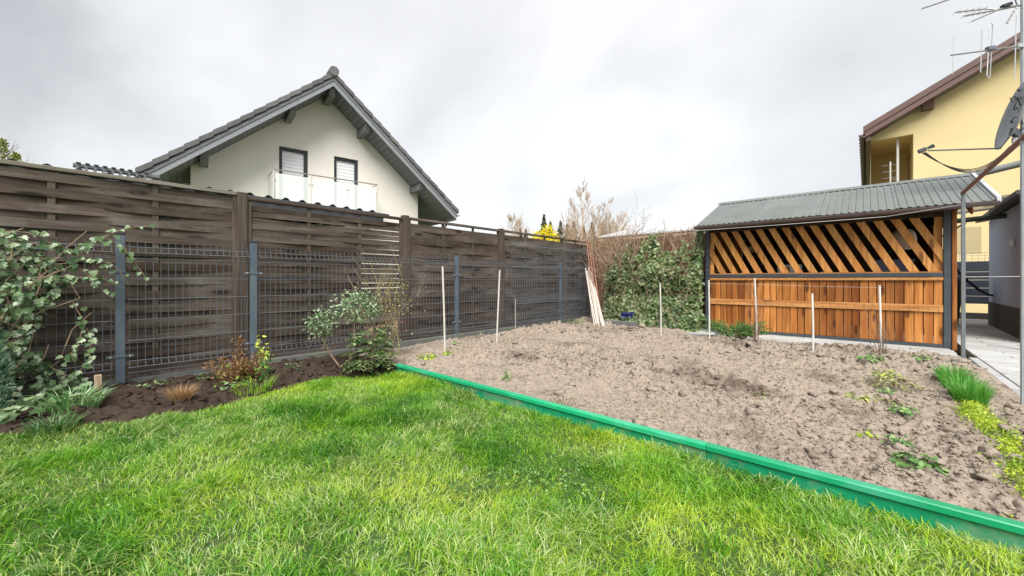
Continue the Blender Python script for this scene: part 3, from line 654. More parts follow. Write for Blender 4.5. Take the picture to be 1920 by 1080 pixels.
# ================================================================== white gabled house
HA = R(9.3)
HF = Matrix(((math.sin(HA), -math.cos(HA), 0, -16.44), (math.cos(HA), math.sin(HA), 0, 2.57), (0, 0, 1, 0), (0, 0, 0, 1)))   # local x along the gable, y into the house, z up
PLAST = plain('white_plaster', (.76, .725, .67), .9, .04, .7, .25, objvar=0, bd=.003)
ANTH = plain('anthracite', (.155, .165, .175), .55, .08, 3, .05, objvar=.08)
ANTHL = plain('anthracite_barge', (.25, .262, .285), .5, .08, 3, .05, objvar=.06)
TILE = plain('dark_roof_tile', (.13, .127, .13), .6, .18, 3, .15, objvar=.3)
FRAME = plain('window_frame', (.035, .040, .047), .45, .1)
house = thing('gabled_house', 'white plastered house with dark steep gable roof and glass balcony', 'house', (4.1, 0, 0), fr=HF)
HC, HW, TAN, SOF, OV = 4.1, 8.0, .85, 8.15, 1.15      # ridge position, width, slope, soffit height at the ridge, overhang
def zs(t): return SOF-TAN*abs(t-HC)
win = [(2.52, 3.48, 3.0, 5.88), (4.42, 5.36, 3.0, 5.88)]
wb = B()
def wallquad(x0, x1, lo0, lo1, hi0, hi1):
    wb.add([(x0, 0, lo0), (x1, 0, lo1), (x1, 0, hi1), (x0, 0, hi0)], [(0, 1, 2, 3)])
xc = [0, 2.52, 3.48, HC, 4.42, 5.36, 8.0]
for a, b_ in zip(xc[:-1], xc[1:]):
    isw = any(abs(a-w[0]) < .01 and abs(b_-w[1]) < .01 for w in win)
    if isw: wallquad(a, b_, -.2, -.2, 3.0, 3.0); wallquad(a, b_, 5.88, 5.88, zs(a), zs(b_))
    else: wallquad(a, b_, -.2, -.2, zs(a), zs(b_))
for (a, b_, z0, z1) in win:
    wb.add([(a, 0, z0), (a, .14, z0), (a, .14, z1), (a, 0, z1)], [(0, 1, 2, 3)]); wb.add([(b_, 0, z0), (b_, .14, z0), (b_, .14, z1), (b_, 0, z1)], [(3, 2, 1, 0)])
    wb.add([(a, 0, z1), (b_, 0, z1), (b_, .14, z1), (a, .14, z1)], [(3, 2, 1, 0)])
wb.add([(0, 0, -.2), (0, 11, -.2), (0, 11, zs(0)), (0, 0, zs(0))], [(0, 1, 2, 3)]); wb.add([(8, 0, -.2), (8, 11, -.2), (8, 11, zs(8)), (8, 0, zs(8))], [(3, 2, 1, 0)])
wb.add([(0, 11, -.2), (8, 11, -.2), (8, 11, zs(8)), (HC, 11, SOF), (0, 11, zs(0))], [(4, 3, 2, 1, 0)])
obj('wall', wb, PLAST, house, fr=HF)
BLIND = plain('white_blind', (.85, .86, .88), .8, .03, 3, 0, objvar=0)
for (a, b_, z0, z1) in win:
    w = obj('window', B().bb(a+.001, a+.075, .07, .139, z0, z1-.001).bb(b_-.075, b_-.001, .07, .139, z0, z1-.001).bb(a+.0755, b_-.0755, .071, .138, z1-.085, z1-.001).bb(a+.0755, b_-.0755, .071, .138, z0, z0+.08), FRAME, house, fr=HF, bevel=.005)
    obj('sash', B().bb(b_-.125, b_-.0765, .062, .12, z0+.081, z1-.086).bb(a+.0765, a+.105, .062, .12, z0+.081, z1-.086).bb(a+.106, b_-.126, .063, .119, z1-.13, z1-.087), FRAME, w, fr=HF, bevel=.004)
    bl = B(); z = z0+.1
    while z < z1-.16: bl.bb(a+.107, b_-.127, .128, .134, z, z+.105); z += .13
    obj('blind', bl, BLIND, w, fr=HF)
    obj('blind_backing', B().bb(a+.107, b_-.127, .136, .14, z0+.1, z1-.1), plain('blind_shade', (.62, .63, .66), .9, objvar=0), w, fr=HF)
    obj('pane', B().bb(a+.107, b_-.127, .10, .106, z0+.082, z1-.131), glass('window_glass', (.8, .85, .9), .05), w, fr=HF)
# roof slabs, soffit boards, barge boards, verge tiles
EH = 5.22                                   # half span to the eave edge
for s_ in (-1, 1):
    e = HC+s_*EH; ze = zs(e)
    rf = obj('roof', B().prism([(HC, 0, SOF+.03), (e, 0, ze+.03), (e, 0, ze+.30), (HC, 0, SOF+.30)], (0, -OV+.02, 0), (0, 11.5, 0)), TILE, house, fr=HF)
    n = 34                                  # soffit boards run up the slope in narrow strips
    for i in range(n):
        a, b_ = HC+s_*EH*i/n, HC+s_*EH*(i+1)/n
        y1 = -.001 if (a+b_)/2 > 0 and (a+b_)/2 < 8 else 2.5
        obj('soffit_board', B().prism([(a+s_*.006, 0, zs(a)-TAN*.006), (b_-s_*.006, 0, zs(b_)+TAN*.006), (b_-s_*.006, 0, zs(b_)+.025), (a+s_*.006, 0, zs(a)+.025)], (0, -OV+.04, 0), (0, y1, 0)), ANTH, rf, fr=HF)
    obj('barge_board', B().prism([(HC, 0, SOF-.05), (e, 0, ze-.05), (e+s_*.0, 0, ze+.14), (HC, 0, SOF+.14)], (0, -OV-.03, 0), (0, -OV+.02, 0)), ANTHL, house, fr=HF)
    obj('upper_barge_board', B().prism([(HC, 0, SOF+.142), (e, 0, ze+.142), (e, 0, ze+.26), (HC, 0, SOF+.26)], (0, -OV-.055, 0), (0, -OV+.02, 0)), ANTH, house, fr=HF)
    nt_ = 15
    for i in range(nt_):
        a, b_ = HC+s_*(EH+.06)*i/nt_, HC+s_*(EH+.06)*(i+1.08)/nt_
        lift0, lift1 = .03, .075            # each tile overlaps the one below
        obj('verge_tile', B().prism([(a, 0, zs(a)+.235+lift0), (b_, 0, zs(b_)+.235+lift1), (b_, 0, zs(b_)+.42+lift1), (a, 0, zs(a)+.42+lift0)], (0, -OV-.10, 0), (0, -OV+.25, 0)), TILE, rf, fr=HF, bevel=.012)
    # eave: fascia and gutter
    obj('fascia', B().bb(e-.02*s_ if s_ < 0 else e-.04, e+.04 if s_ < 0 else e+.02, -OV+.03, 11.4, ze-.06, ze+.2), ANTHL, house, fr=HF)
    gb_ = B(); ng = 8
    for yy in (-OV-.03, 11.4):
        for rr in (.075, .066):
            for i in range(ng+1): an = math.pi*i/ng; gb_.v.append((e+s_*.105-rr*math.cos(an), yy, ze+.19-rr*math.sin(an)))
    m = ng+1
    for i in range(ng): gb_.f += [(i, i+1, 2*m+i+1, 2*m+i), (m+i, 3*m+i, 3*m+i+1, m+i+1), (i, m+i, m+i+1, i+1)]
    gt = obj('gutter', gb_, ANTHL, house, fr=HF)
    for k in range(10):
        yy = -OV+.3+k*.6; obj('gutter_bracket', B().tube([(e+s_*.105-.08*math.cos(math.pi*i/6), yy, ze+.19-.08*math.sin(math.pi*i/6)) for i in range(7)], .012, 4), ANTH, gt, fr=HF)
for i, t in enumerate((HC-3.75, HC-1.3, HC, HC+1.3, HC+3.6)):
    w = .105; z = zs(t)-.012 if abs(t-HC) > .1 else SOF-.1
    obj('purlin_end', B().prism([(t-w, -OV+.05, z+.0), (t+w, -OV+.05, z), (t+w, -OV+.14, z-.25), (t-w, -OV+.14, z-.25), (t-w, 0, z-.25), (t+w, 0, z-.25)][0:0] or [(t-w, -OV+.06, z), (t-w, -OV+.20, z-.26), (t-w, 0, z-.26), (t-w, 0, z)], (0, 0, 0), (2*w, 0, 0)), ANTH, house, fr=HF, bevel=.006)
obj('ridge_end', revolve(B(), [(.17, 0), (.17, .5)], (0, 0, 0), 18), TILE, house, fr=HF @ Matrix.Translation((HC, -OV-.14, SOF+.47)) @ Matrix.Rotation(R(-90), 4, 'X'), recenter=False)
obj('ridge', B().tube([(HC, -OV+.37, SOF+.44), (HC, 11.5, SOF+.44)], .15, 10), TILE, house, fr=HF)
dp = B().tube([(9.30, -.3, 3.75), (9.28, -.3, 3.5), (9.0, -.3, 3.22), (8.14, -.3, 3.0), (8.1, -.3, 2.8), (8.1, -.3, 0)], .05, 8); obj('downpipe', dp, plain('brown_pipe', (.22, .12, .08), .5), house, fr=HF)
# balcony
BAL = plain('balcony_slab', (.7, .68, .63), .8)
bal = obj('balcony', B().bb(2.2, 5.75, -1.1, -.001, 3.05, 3.25), BAL, house, fr=HF)
INOX = plain('brushed_steel', (.42, .40, .37), .35, .08, 20, .03, metal=.7)
obj('handrail', B().tube([(2.2, -.02, 4.72), (2.2, -1.1, 4.72), (5.75, -1.1, 4.72), (5.75, -.02, 4.72)], .022, 8), INOX, bal, fr=HF)
PALE = plain('pale_steel', (.62, .61, .58), .4, .05)
for xx in (2.2, 3.36, 4.62, 5.75): obj('baluster', B().tube([(xx, -1.1, 3.25), (xx, -1.1, 4.70)], .021, 8), PALE, bal, fr=HF)
obj('baluster', B().tube([(2.2, -.03, 3.25), (2.2, -.03, 4.70)], .021, 8), PALE, bal, fr=HF)
GL = glass('balcony_glass', (.80, .85, .83), .5)
for a, b_ in ((2.25, 3.31), (3.41, 4.57), (4.67, 5.70)): obj('glass_pane', B().bb(a, b_, -1.105, -1.095, 3.33, 4.60), GL, bal, fr=HF)
obj('glass_pane', B().bb(2.195, 2.205, -1.05, -.08, 3.33, 4.60), GL, bal, fr=HF)
obj('glass_pane', B().bb(5.745, 5.755, -1.05, -.08, 3.33, 4.60), GL, bal, fr=HF)
for xx in (2.25, 3.31, 3.41, 4.57, 4.67, 5.70):
    for zz in (3.6, 4.35): obj('glass_clamp', B().bb(xx-.02, xx+.02, -1.118, -1.082, zz-.025, zz+.025), INOX, bal, fr=HF)

# ================================================================== neighbour's low roof right behind the fence
low = thing('low_tiled_shed', 'low dark shed with wavy metal tile roof peeking over the slat fence', 'shed', (-6.5, .5, 0))
MTILE = plain('dark_metal_tile', (.05, .055, .062), .4, .15, 6, .08, spec=.5)
obj('wall', B().bb(-8.4, -5.42, -3.2, 2.72, -.1, 1.62), plain('dark_shed_wall', (.05, .045, .04), .9), low)
b = B(); ny = 34; ys = []; y = -3.4
while y < 3.06: ys.append(y); y += .19/8
for e in (0, .006):
    for (xx, zz) in ((-5.30, 1.915), (-6.4, 1.835), (-7.5, 1.755), (-8.6, 1.675)):
        for y in ys:
            ph = ((y-.61)/.19) % 1.0; s_ = (.5+.5*math.cos(2*math.pi*ph))**1.6; b.v.append((xx, y, zz+.05*s_-e))
m = len(ys)
for k in range(3): b.f += [(k*m+i, k*m+i+1, (k+1)*m+i+1, (k+1)*m+i) for i in range(m-1)]
b.f += [((k+4)*m+i+1, (k+4)*m+i, (k+5)*m+i, (k+5)*m+i+1) for k in range(3) for i in range(m-1)]
b.f += [(i+1, i, 4*m+i, 4*m+i+1) for i in range(m-1)]
obj('tile_sheet', b, MTILE, low, smooth=True)
obj('fascia', B().bb(-5.36, -5.33, -3.4, 3.08, 1.80, 1.925), ANTH, low)
obj('gutter_edge', B().bb(-5.295, -5.262, -3.4, 3.14, 1.895, 1.925), MTILE, low, bevel=.006)
# farther roof ridge seen between the fence top and the gable
rid = thing('distant_carport', 'dark carport beam with white rafter gaps left of the gabled house', 'carport', (-12, .6, 0))
for i in range(9):
    yy = .06+i*.125
    obj('rafter', B().bb(-13.2, -11.8, yy-.02, yy+.02, 3.16, 3.24), ANTH, rid); obj('tile_end', B().bb(-12.0, -11.76, yy-.02, yy+.05, 3.296, 3.325), TILE, rid, bevel=.01)
obj('ridge_beam', B().bb(-12.0, -11.8, -.0, 1.3, 3.24, 3.295), ANTH, rid); obj('lower_beam', B().bb(-12.0, -11.8, -.0, 1.3, 3.08, 3.16), ANTH, rid)
obj('back_panel', B().bb(-13.3, -13.22, -.0, 1.3, 2.4, 3.2), plain('white_panel', (.7, .7, .7), .7), rid)
for yy in (.1, 1.2): obj('post', B().bb(-12.0, -11.85, yy-.05, yy+.05, -.1, 3.08), ANTH, rid)

# ================================================================== yellow house
YEL = plain('yellow_plaster', (.68, .555, .295), .9, .06, .8, .3, objvar=0, bd=.003)
BRN = plain('brown_metal', (.15, .09, .08), .45, .1, 4, .05)
YY = 17.0
yh = thing('yellow_house', 'tall yellow plastered house with brown eaves and a corner loggia', 'house', (5, YY, 0))
def yz(x): return 5.50+(x-.10)*.549          # underside of the rake
yb_ = B()
def yq(x0, x1, a0, a1, c0, c1): yb_.add([(x0, YY, a0), (x1, YY, a1), (x1, YY, c1), (x0, YY, c0)], [(0, 1, 2, 3)])
yq(.10, 1.05, -.2, -.2, 3.2, 3.2); yq(.10, 1.05, 5.37, 5.37, yz(.10), yz(1.05)); yq(1.05, 5.5, -.2, -.2, yz(1.05), yz(5.5))
yq(5.5, 10.9, -.2, -.2, yz(5.5), yz(.10))
# loggia: floor, ceiling, side and back walls
yb_.add([(.10, YY, 3.2), (1.05, YY, 3.2), (1.05, YY+2.2, 3.2), (.10, YY+2.2, 3.2)], [(0, 1, 2, 3)])
yb_.add([(.10, YY, 5.37), (1.05, YY, 5.37), (1.05, YY+2.2, 5.37), (.10, YY+2.2, 5.37)], [(3, 2, 1, 0)])
yb_.add([(1.05, YY, 3.2), (1.05, YY, 5.37), (1.05, YY+2.2, 5.37), (1.05, YY+2.2, 3.2)], [(3, 2, 1, 0)])
yb_.add([(.10, YY+2.2, 3.2), (1.05, YY+2.2, 3.2), (1.05, YY+2.2, 5.37), (.10, YY+2.2, 5.37)], [(0, 1, 2, 3)])
yb_.add([(.10, YY, -.2), (.10, YY+9, -.2), (.10, YY+9, 5.5), (.10, YY, 5.5)], [(0, 1, 2, 3)])
yb_.add([(10.9, YY, -.2), (10.9, YY+9, -.2), (10.9, YY+9, 5.5), (10.9, YY, 5.5)], [(3, 2, 1, 0)])
obj('wall', yb_, YEL, yh)
ld = obj('loggia_door', B().bb(1.02, 1.049, YY+.9, YY+1.7, 3.25, 5.05), plain('loggia_door_panel', (.32, .22, .10), .6), yh); obj('pane', B().bb(1.012, 1.019, YY+1.0, YY+1.6, 3.4, 4.95), glass('loggia_glass', (.25, .2, .13), .6), ld)
rf = obj('roof', B().prism([(-.06, 0, yz(-.06)+.03), (5.5, 0, yz(5.5)+.03), (5.5, 0, yz(5.5)+.22), (-.06, 0, yz(-.06)+.22)], (0, YY-.45, 0), (0, YY+9.3, 0)), BRN, yh)
obj('roof', B().prism([(11.06, 0, yz(-.06)+.03), (5.5, 0, yz(5.5)+.03), (5.5, 0, yz(5.5)+.22), (11.06, 0, yz(-.06)+.22)], (0, YY-.45, 0), (0, YY+9.3, 0)), BRN, yh)
for (z0, z1, yo) in ((-.02, .15, -.02), (.153, .33, -.05)):
    obj('barge_board', B().prism([(-.08, 0, yz(-.08)+z0), (5.5, 0, yz(5.5)+z0), (5.5, 0, yz(5.5)+z1), (-.08, 0, yz(-.08)+z1)], (0, YY-.48+yo, 0), (0, YY-.42, 0)), BRN, rf)
obj('purlin_end', B().prism([(0, YY-.36, yz(1.35)+.02), (0, YY-.26, yz(1.35)-.2), (0, YY-.001, yz(1.35)-.2), (0, YY-.001, yz(1.35)+.02)], (1.22, 0, 0), (1.46, 0, 0)), BRN, yh)
obj('fascia', B().bb(-.02, .095, YY-.42, YY+9, 5.30, 5.46), BRN, yh)
gy = B(); 
for yy in (YY-.5, YY+9.2):
    for i in range(9): an = math.pi*i/8; gy.v.append((-.10-.075*math.cos(an), yy, 5.50-.075*math.sin(an)))
gy.f = [(i, i+1, 9+i+1, 9+i) for i in range(8)]+[tuple(range(9))]; gy = obj('gutter', gy, BRN, yh)
for k in range(22): obj('gutter_joint', B().tube([(-.10-.082*math.cos(math.pi*i/6), YY-.45+k*.42, 5.50-.082*math.sin(math.pi*i/6)) for i in range(7)], .018, 4), BRN, gy)
obj('wall_patch', B().bb(1.2, 2.39, YY-.004, YY-.0005, 1.70, 2.45), plain('patched_plaster', (.50, .41, .23), .9, .05, 1, .3), yh)
# antenna in the loggia
lm = thing('loggia_antenna', 'white pole with small antenna standing in the yellow loggia', 'antenna', (.72, YY+.25, 3.2))
obj('pole', B().tube([(.72, YY+.25, 3.2), (.72, YY+.25, 5.36)], .035, 8), PALE, lm)
obj('boom', B().tube([(.55, YY+.1, 3.9), (.55, YY+.1, 4.65)], .02, 6), PALE, lm)
for zz in (3.95, 4.15, 4.35, 4.55):
    obj('element', B().tube([(.36, YY+.1, zz), (.70, YY+.1, zz)], .008, 5), GALV, lm)
obj('bracket', B().tube([(.55, YY+.1, 4.1), (.72, YY+.25, 4.1)], .014, 5), GALV, lm)

# ================================================================== blue-grey outbuilding on the right
BF = Matrix.Translation((1.89, 12.72, 0)) @ Matrix.Rotation(R(-2.2), 4, 'Z')
BLUE = plain('bluegrey_plaster', (.36, .40, .52), .85, .05, 1.2, .2, objvar=0)
PLIN = plain('dark_plinth', (.05, .047, .045), .85, .1, 5, .2)
out = thing('outbuilding', 'blue grey plastered outbuilding with dark plinth at the right edge', 'building', (0, 0, 0), fr=BF)
obj('wall', B().bb(0, 5, -3.55, 0, .502, 2.16), BLUE, out, fr=BF); obj('plinth', B().bb(-.012, 5.01, -3.56, .012, -.1, .50), PLIN, out, fr=BF)  # near end, out of view, cut short so its shadow misses the path
obj('roof', B().prism([(-.16, 0, 2.17), (5.2, 0, 3.0), (5.2, 0, 3.06), (-.16, 0, 2.23)], (0, -3.75, 0), (0, .25, 0)), plain('dark_roof_edge', (.07, .065, .065), .6), out, fr=BF)
obj('wall_lamp', B().bb(-.05, -.002, -2.5, -2.44, 1.5, 1.62), plain('white_plastic', (.7, .7, .68), .4), out, fr=BF, bevel=.012)
# canopy sheet, pipes between the shed and the outbuilding
cano = thing('canopy', 'pale translucent canopy sheet between the shed and the outbuilding', 'canopy', (1.5, 10.5, 2.2))
obj('sheet', B().add([(.9, 10.3, 2.26), (2.0, 10.1, 2.36), (2.0, 11.6, 2.30), (.9, 11.8, 2.22)], [(0, 1, 2, 3)]).add([(.9, 10.3, 2.268), (2.0, 10.1, 2.368), (2.0, 11.6, 2.308), (.9, 11.8, 2.228)], [(3, 2, 1, 0)]), glass('polycarbonate', (.75, .72, .62), .55), cano)
for k in (.15, .85): obj('purlin', B().beam((.9, 10.3+1.5*k, 2.245-.04*k), (2.0, 10.1+1.5*k, 2.345-.06*k), .025, .03), plain('grey_profile', (.3, .3, .29), .5), cano)
PIPE = plain('grey_pipe', (.17, .18, .17), .5, .1)
tag(obj('drain_pipe', B().tube([(1.15, 9.75, 2.62), (2.35, 9.75, 2.86)], .052, 12).tube([(2.0, 9.75, 2.79), (2.1, 9.75, 2.81)], .064, 12), PIPE), 'fat grey pipe running from the shed ridge to the right edge', 'pipe')
tag(obj('cross_pipe', B().tube([(.88, 10.95, 2.02), (1.97, 10.95, 2.09)], .045, 10), plain('dark_pipe', (.06, .06, .055), .5)), 'dark horizontal pipe between shed and blue outbuilding', 'pipe')
tag(obj('brace_rod', B().beam((.86, 10.9, 1.62), (1.35, 10.93, 2.0), .03, .03), plain('dark_pipe', (.06, .06, .055), .5)), 'thin diagonal brace right of the shed', 'brace')
# boundary fence at the back right, with a bin and a hose
rf_ = thing('panel_fence', 'dark graphite fence of wide boards with pale gaps behind the bin', 'fence', (1.6, 14.5, 0))
GRAPH = plain('graphite_board', (.03, .037, .05), .5, .1)
for i, z in enumerate((.38, .575, .77, .965)): obj('board', B().bb(.3, 2.7, 14.5, 14.53, z, z+.175), GRAPH, rf_, bevel=.004)
obj('board', B().bb(.3, 2.7, 14.5, 14.53, 1.16, 1.40), GRAPH, rf_, bevel=.004)
for i in range(4): obj('light_strip', B().bb(.3, 2.7, 14.508, 14.522, .556+i*.195, .574+i*.195), plain('pale_profile', (.45, .45, .43), .5), rf_)
for xx in (.4, 2.75): obj('post', B().bb(xx-.04, xx+.04, 14.535, 14.60, -.1, 1.42), GRAPH, rf_)
obj('base_board', B().bb(.3, 2.7, 14.49, 14.54, -.1, .16), plain('dark_plinth', (.05, .047, .045), .85), rf_)
wire = B()
for i in range(24): wire.tube([(.3+i*.1, 14.56, 1.40), (.3+i*.1, 14.56, 1.62)], .004, 4, False)
for z in (1.46, 1.54, 1.61): wire.tube([(.3, 14.56, z), (2.7, 14.56, z)], .004, 4)
obj('wire_top', wire, GALV, rf_)
bn = thing('wheelie_bin', 'dark rubbish bin beside the shed in front of the graphite fence', 'bin', (1.15, 12.2, 0))
bb_ = B()
for z, s_ in ((.06, .23), (.95, .30)): bb_.v += [(1.15-s_, 12.2-s_, z), (1.15+s_, 12.2-s_, z), (1.15+s_, 12.2+s_, z), (1.15-s_, 12.2+s_, z)]
bb_.f = [(3, 2, 1, 0), (4, 5, 6, 7)]+[(i, (i+1) % 4, 4+(i+1) % 4, 4+i) for i in range(4)]
BIN = plain('bin_plastic', (.018, .02, .024), .45, .1); obj('body', bb_, BIN, bn, bevel=.02)
obj('lid', B().bb(.82, 1.50, 11.86, 12.52, .952, 1.0), BIN, bn, bevel=.015)
for xx in (.98, 1.32): obj('wheel', B().tube([(xx-.03, 12.45, .09), (xx+.03, 12.45, .09)], .09, 12), BIN, bn)
tag(obj('hose', B().tube([(1.3, 11.8, 1.25), (1.42, 11.9, 1.02), (1.55, 12.0, .88), (1.68, 12.1, .74), (1.80, 12.2, .66), (1.875, 12.25, .64)], .022, 8), BIN, smooth=True), 'black drain hose sagging to the blue outbuilding', 'hose')

# ================================================================== clothes frame and antenna mast
fr_ = thing('washing_stand', 'steel clothes drying stand with rusty top pipe at the edge of the paving', 'clothes stand', (.853, 7.07, 0))
STP = plain('grey_steel_pole', (.15, .165, .175), .5, .12, 10, .05)
RUST = plain('rusty_pipe', (.19, .085, .06), .65, .25, 14, .2)
obj('pole', B().bb(.836, .870, 7.053, 7.087, -.1, 1.97), STP, fr_, bevel=.003); obj('pole', B().bb(.838, .870, 4.62, 4.652, -.1, 1.97), plain('light_steel_pole', (.30, .33, .35), .4), fr_, bevel=.003)
obj('top_pipe', B().tube([(.853, 7.12, 1.99), (.853, 4.4, 1.99)], .020, 10), RUST, fr_)
tag(obj('washing_line', B().tube([(.853, 7.07, .985), (2.9, 6.4, 1.0)], .004, 5), CABLE), 'white line from the frame pole towards the right edge', 'line')
MP = (1.53, 8.35)
mast = thing('antenna_mast', 'galvanised mast with television antennas at the right edge', 'antenna', (*MP, 0))
obj('pole', B().tube([(*MP, 0), (*MP, 4.95)], .026, 10), plain('zinc_pole', (.40, .43, .44), .35, .1, 10, .04, metal=.4), mast)
ALU = plain('aluminium', (.24, .24, .235), .4, .1, 20, 0, metal=.3)
camr = Vector((math.cos(YAW), math.sin(YAW), 0)); camf = Vector((-math.sin(YAW), math.cos(YAW), 0))
def mp(a, z, dpt=0): return Vector((MP[0], MP[1], z))-camr*a+camf*dpt      # a metres out from the mast
ya = obj('yagi_boom', B().tube([mp(-.03, 4.035), mp(.95, 3.905)], .010, 6), ALU, mast)
for a, l in ((.92, .25), (.55, .28), (.10, .42)): zc = 4.03-.132*a; obj('element', B().tube([mp(a+.03*l, zc-l), mp(a-.03*l, zc+l)], .006, 5), GALV, ya)
obj('folded_dipole', B().tube([mp(.475, 3.64), mp(.44, 4.29), mp(.43, 4.32), mp(.41, 4.32), mp(.40, 4.29), mp(.435, 3.64), mp(.445, 3.61), mp(.465, 3.61), mp(.475, 3.64)], .0055, 5), GALV, ya)
obj('dipole_box', B().beam(mp(.48, 3.985), mp(.38, 4.0), .05, .055), plain('bluegrey_plastic', (.12, .13, .18), .5), ya, bevel=.006)
obj('clamp', B().beam(mp(.10, 4.02), mp(-.05, 4.03), .06, .05), GALV, mast)
tb = obj('antenna_boom', B().tube([mp(-.05, 4.58), mp(.34, 4.50)], .013, 6), ALU, mast)
for k, (e0, e1) in enumerate((((.42, 4.55, .05), (.75, 4.55, .12)), ((.42, 4.485, 0), (.78, 4.42, 0)), ((.40, 4.46, -.05), (.76, 4.30, -.08)))):
    A0, A1 = mp(*e0), mp(*e1); bo = obj('antenna_boom', B().tube([mp(.34, 4.50), A0, A1], .009, 5), ALU, mast)
    for j in range(5):
        c = A0.lerp(A1, .12+.21*j); obj('element', B().tube([c+camr*.05+camf*.10+Vector((0, 0, .035)), c-camr*.05-camf*.10-Vector((0, 0, .035))], .004, 4), GALV, bo)
for sgn in (-1, 1):
    rr_ = obj('reflector_arm', B().tube([mp(.08, 4.56), mp(.22 if sgn < 0 else .16, 4.56+sgn*.24)], .008, 5), ALU, mast)
    for j in range(5): c = mp(.09+.028*j, 4.56+sgn*(.04+.048*j)); obj('element', B().tube([c+camr*.14+camf*.1+Vector((0, 0, .06)), c-camr*.14-camf*.1-Vector((0, 0, .06))], .004, 4), GALV, rr_)
obj('balun_box', B().beam(mp(.16, 4.58), mp(.28, 4.54), .05, .045), plain('black_plastic', (.03, .033, .037), .5), mast, bevel=.006)
ub = obj('antenna_boom', B().tube([mp(0, 4.97), mp(1.32, 4.52)], .009, 5), ALU, mast)
for j in range(8): c = mp(1.30-.1*j, 4.527+.034*j); obj('element', B().tube([c+camr*.04+camf*.10+Vector((0, 0, .04)), c-camr*.04-camf*.10-Vector((0, 0, .04))], .004, 4), GALV, ub)
dish = thing('satellite_dish', 'grey satellite dish seen edge on, clamped to the mast', 'satellite dish', (1.45, 8.3, 3.0))
dn = (-camr*.66+camf*.50+Vector((0, 0, .20))).normalized(); dc = mp(.17, 3.10)
du = dn.cross(Vector((0, 0, 1))).normalized(); dw = du.cross(dn); b = B(); n = 28
rings = [(.0, .075), (.14, .068), (.26, .05), (.35, .022), (.42, 0)]
for side in (0, .012):
    for r_, dpt in rings:
        for j in range(n): a = 2*math.pi*j/n; b.v.append(tuple(dc+du*r_*math.cos(a)*.93+dw*r_*math.sin(a)-dn*(dpt+side)))
k = len(rings)
for i in range(k-1):
    for j in range(n): b.f += [(i*n+j, i*n+(j+1) % n, (i+1)*n+(j+1) % n, (i+1)*n+j), ((k+i)*n+(j+1) % n, (k+i)*n+j, (k+i+1)*n+j, (k+i+1)*n+(j+1) % n)]
b.f += [((k-1)*n+j, (k-1)*n+(j+1) % n, (2*k-1)*n+(j+1) % n, (2*k-1)*n+j) for j in range(n)]
obj('reflector', b, plain('dish_grey', (.20, .215, .23), .45, .1, 5, .04), dish, smooth=True)
bot = dc-dw*.41; fe = bot+Vector((dn.x, dn.y, 0)).normalized()*.66+Vector((0, 0, .10))
obj('feed_arm', B().tube([bot-dn*.02, fe], .011, 6), PIPE, dish)
hd_ = Vector((dn.x, dn.y, 0)).normalized()
lnb = obj('converter', B().beam(fe+hd_*.10-Vector((0, 0, .0)), fe+hd_*.01+Vector((0, 0, .03)), .06, .055), plain('dark_grey_plastic', (.07, .075, .085), .5), dish, bevel=.01)
obj('feed_horn', B().tube([fe+Vector((0, 0, .035)), fe-hd_*.06+Vector((0, 0, .06))], [.018, .030], 10), plain('dark_grey_plastic', (.07, .075, .085), .5), lnb)
obj('mount', B().beam(dc-dn*.06-dw*.18, Vector((MP[0]-.027, MP[1], 2.85)), .05, .09), plain('dark_grey_plastic', (.07, .075, .085), .5), dish)
obj('mount_plate', B().box((MP[0]-.05, MP[1]-.03, 2.80), (.10, .05, .07)), GALV, dish, bevel=.006)
BLK = plain('black_plastic', (.03, .033, .037), .5)
cb = B(); p0 = fe+hd_*.06-Vector((0, 0, .02)); p1 = Vector((MP[0]-.12, MP[1]-.05, 2.72))
for k in range(4):
    pts = []
    for i in range(13):
        t = i/12; pts.append(p0.lerp(p1, t)+Vector((.012*k*(1-t), 0, -(.34+.02*k)*4*t*(1-t)*(.6+.4*t))))
    cb.tube(pts, .0055, 5)
obj('cables', cb, BLK, dish)
cw = B(); rr = random.Random(4)
for k in range(7):
    z = 2.85+k*.10; c = Vector((MP[0], MP[1], z)); pts = [c+Vector((.05*math.cos(t)-.03*(k % 3), .05*math.sin(t)-.02, .09*t/6.28*rr.uniform(-1, 1.2)+.03*math.sin(2*t))) for t in [j*.7 for j in range(10)]]
    cw.tube(pts, .006, 5)
obj('cable_loops', cw, BLK, mast)

# ================================================================== planting helpers
BARK = plain('twig_bark', (.20, .135, .09), .9, .25, 20, .2)
def twigs(b, p, d, L, r, depth, rr, spread=.5, kids=3, up=.1, segs=3, minr=.0012):
    """one tapering, slightly crooked branch with side branches"""
    pts = [Vector(p)]; rs = [r]; d = Vector(d).normalized(); starts = []
    for i in range(segs):
        d = (d+Vector((rr.gauss(0, .12), rr.gauss(0, .12), rr.gauss(0, .10)+up*.3))).normalized(); pts.append(pts[-1]+d*L/segs); rs.append(max(r*(1-.75*(i+1)/segs), minr)); starts.append((pts[-1], d, rs[-1]))
    b.tube(pts, rs, 4 if r > .004 else 3, False)
    if depth > 0:
        for k in range(kids):
            t = rr.uniform(.25, 1)*segs; i = min(int(t), segs-1); f = t-i; q = pts[i].lerp(pts[i+1], f); dd = (pts[i+1]-pts[i]).normalized()
            a = dd.cross(Vector((rr.gauss(0, 1), rr.gauss(0, 1), rr.gauss(0, 1)))).normalized()
            twigs(b, q, dd+a*spread*rr.uniform(.6, 1.5)+Vector((0, 0, up)), L*rr.uniform(.45, .7), max(rs[i]*.6, minr), depth-1, rr, spread, kids, up, segs, minr)
    return b
def plant(name, label, cat, loc, group=None): return thing(name, label, cat, loc, group)
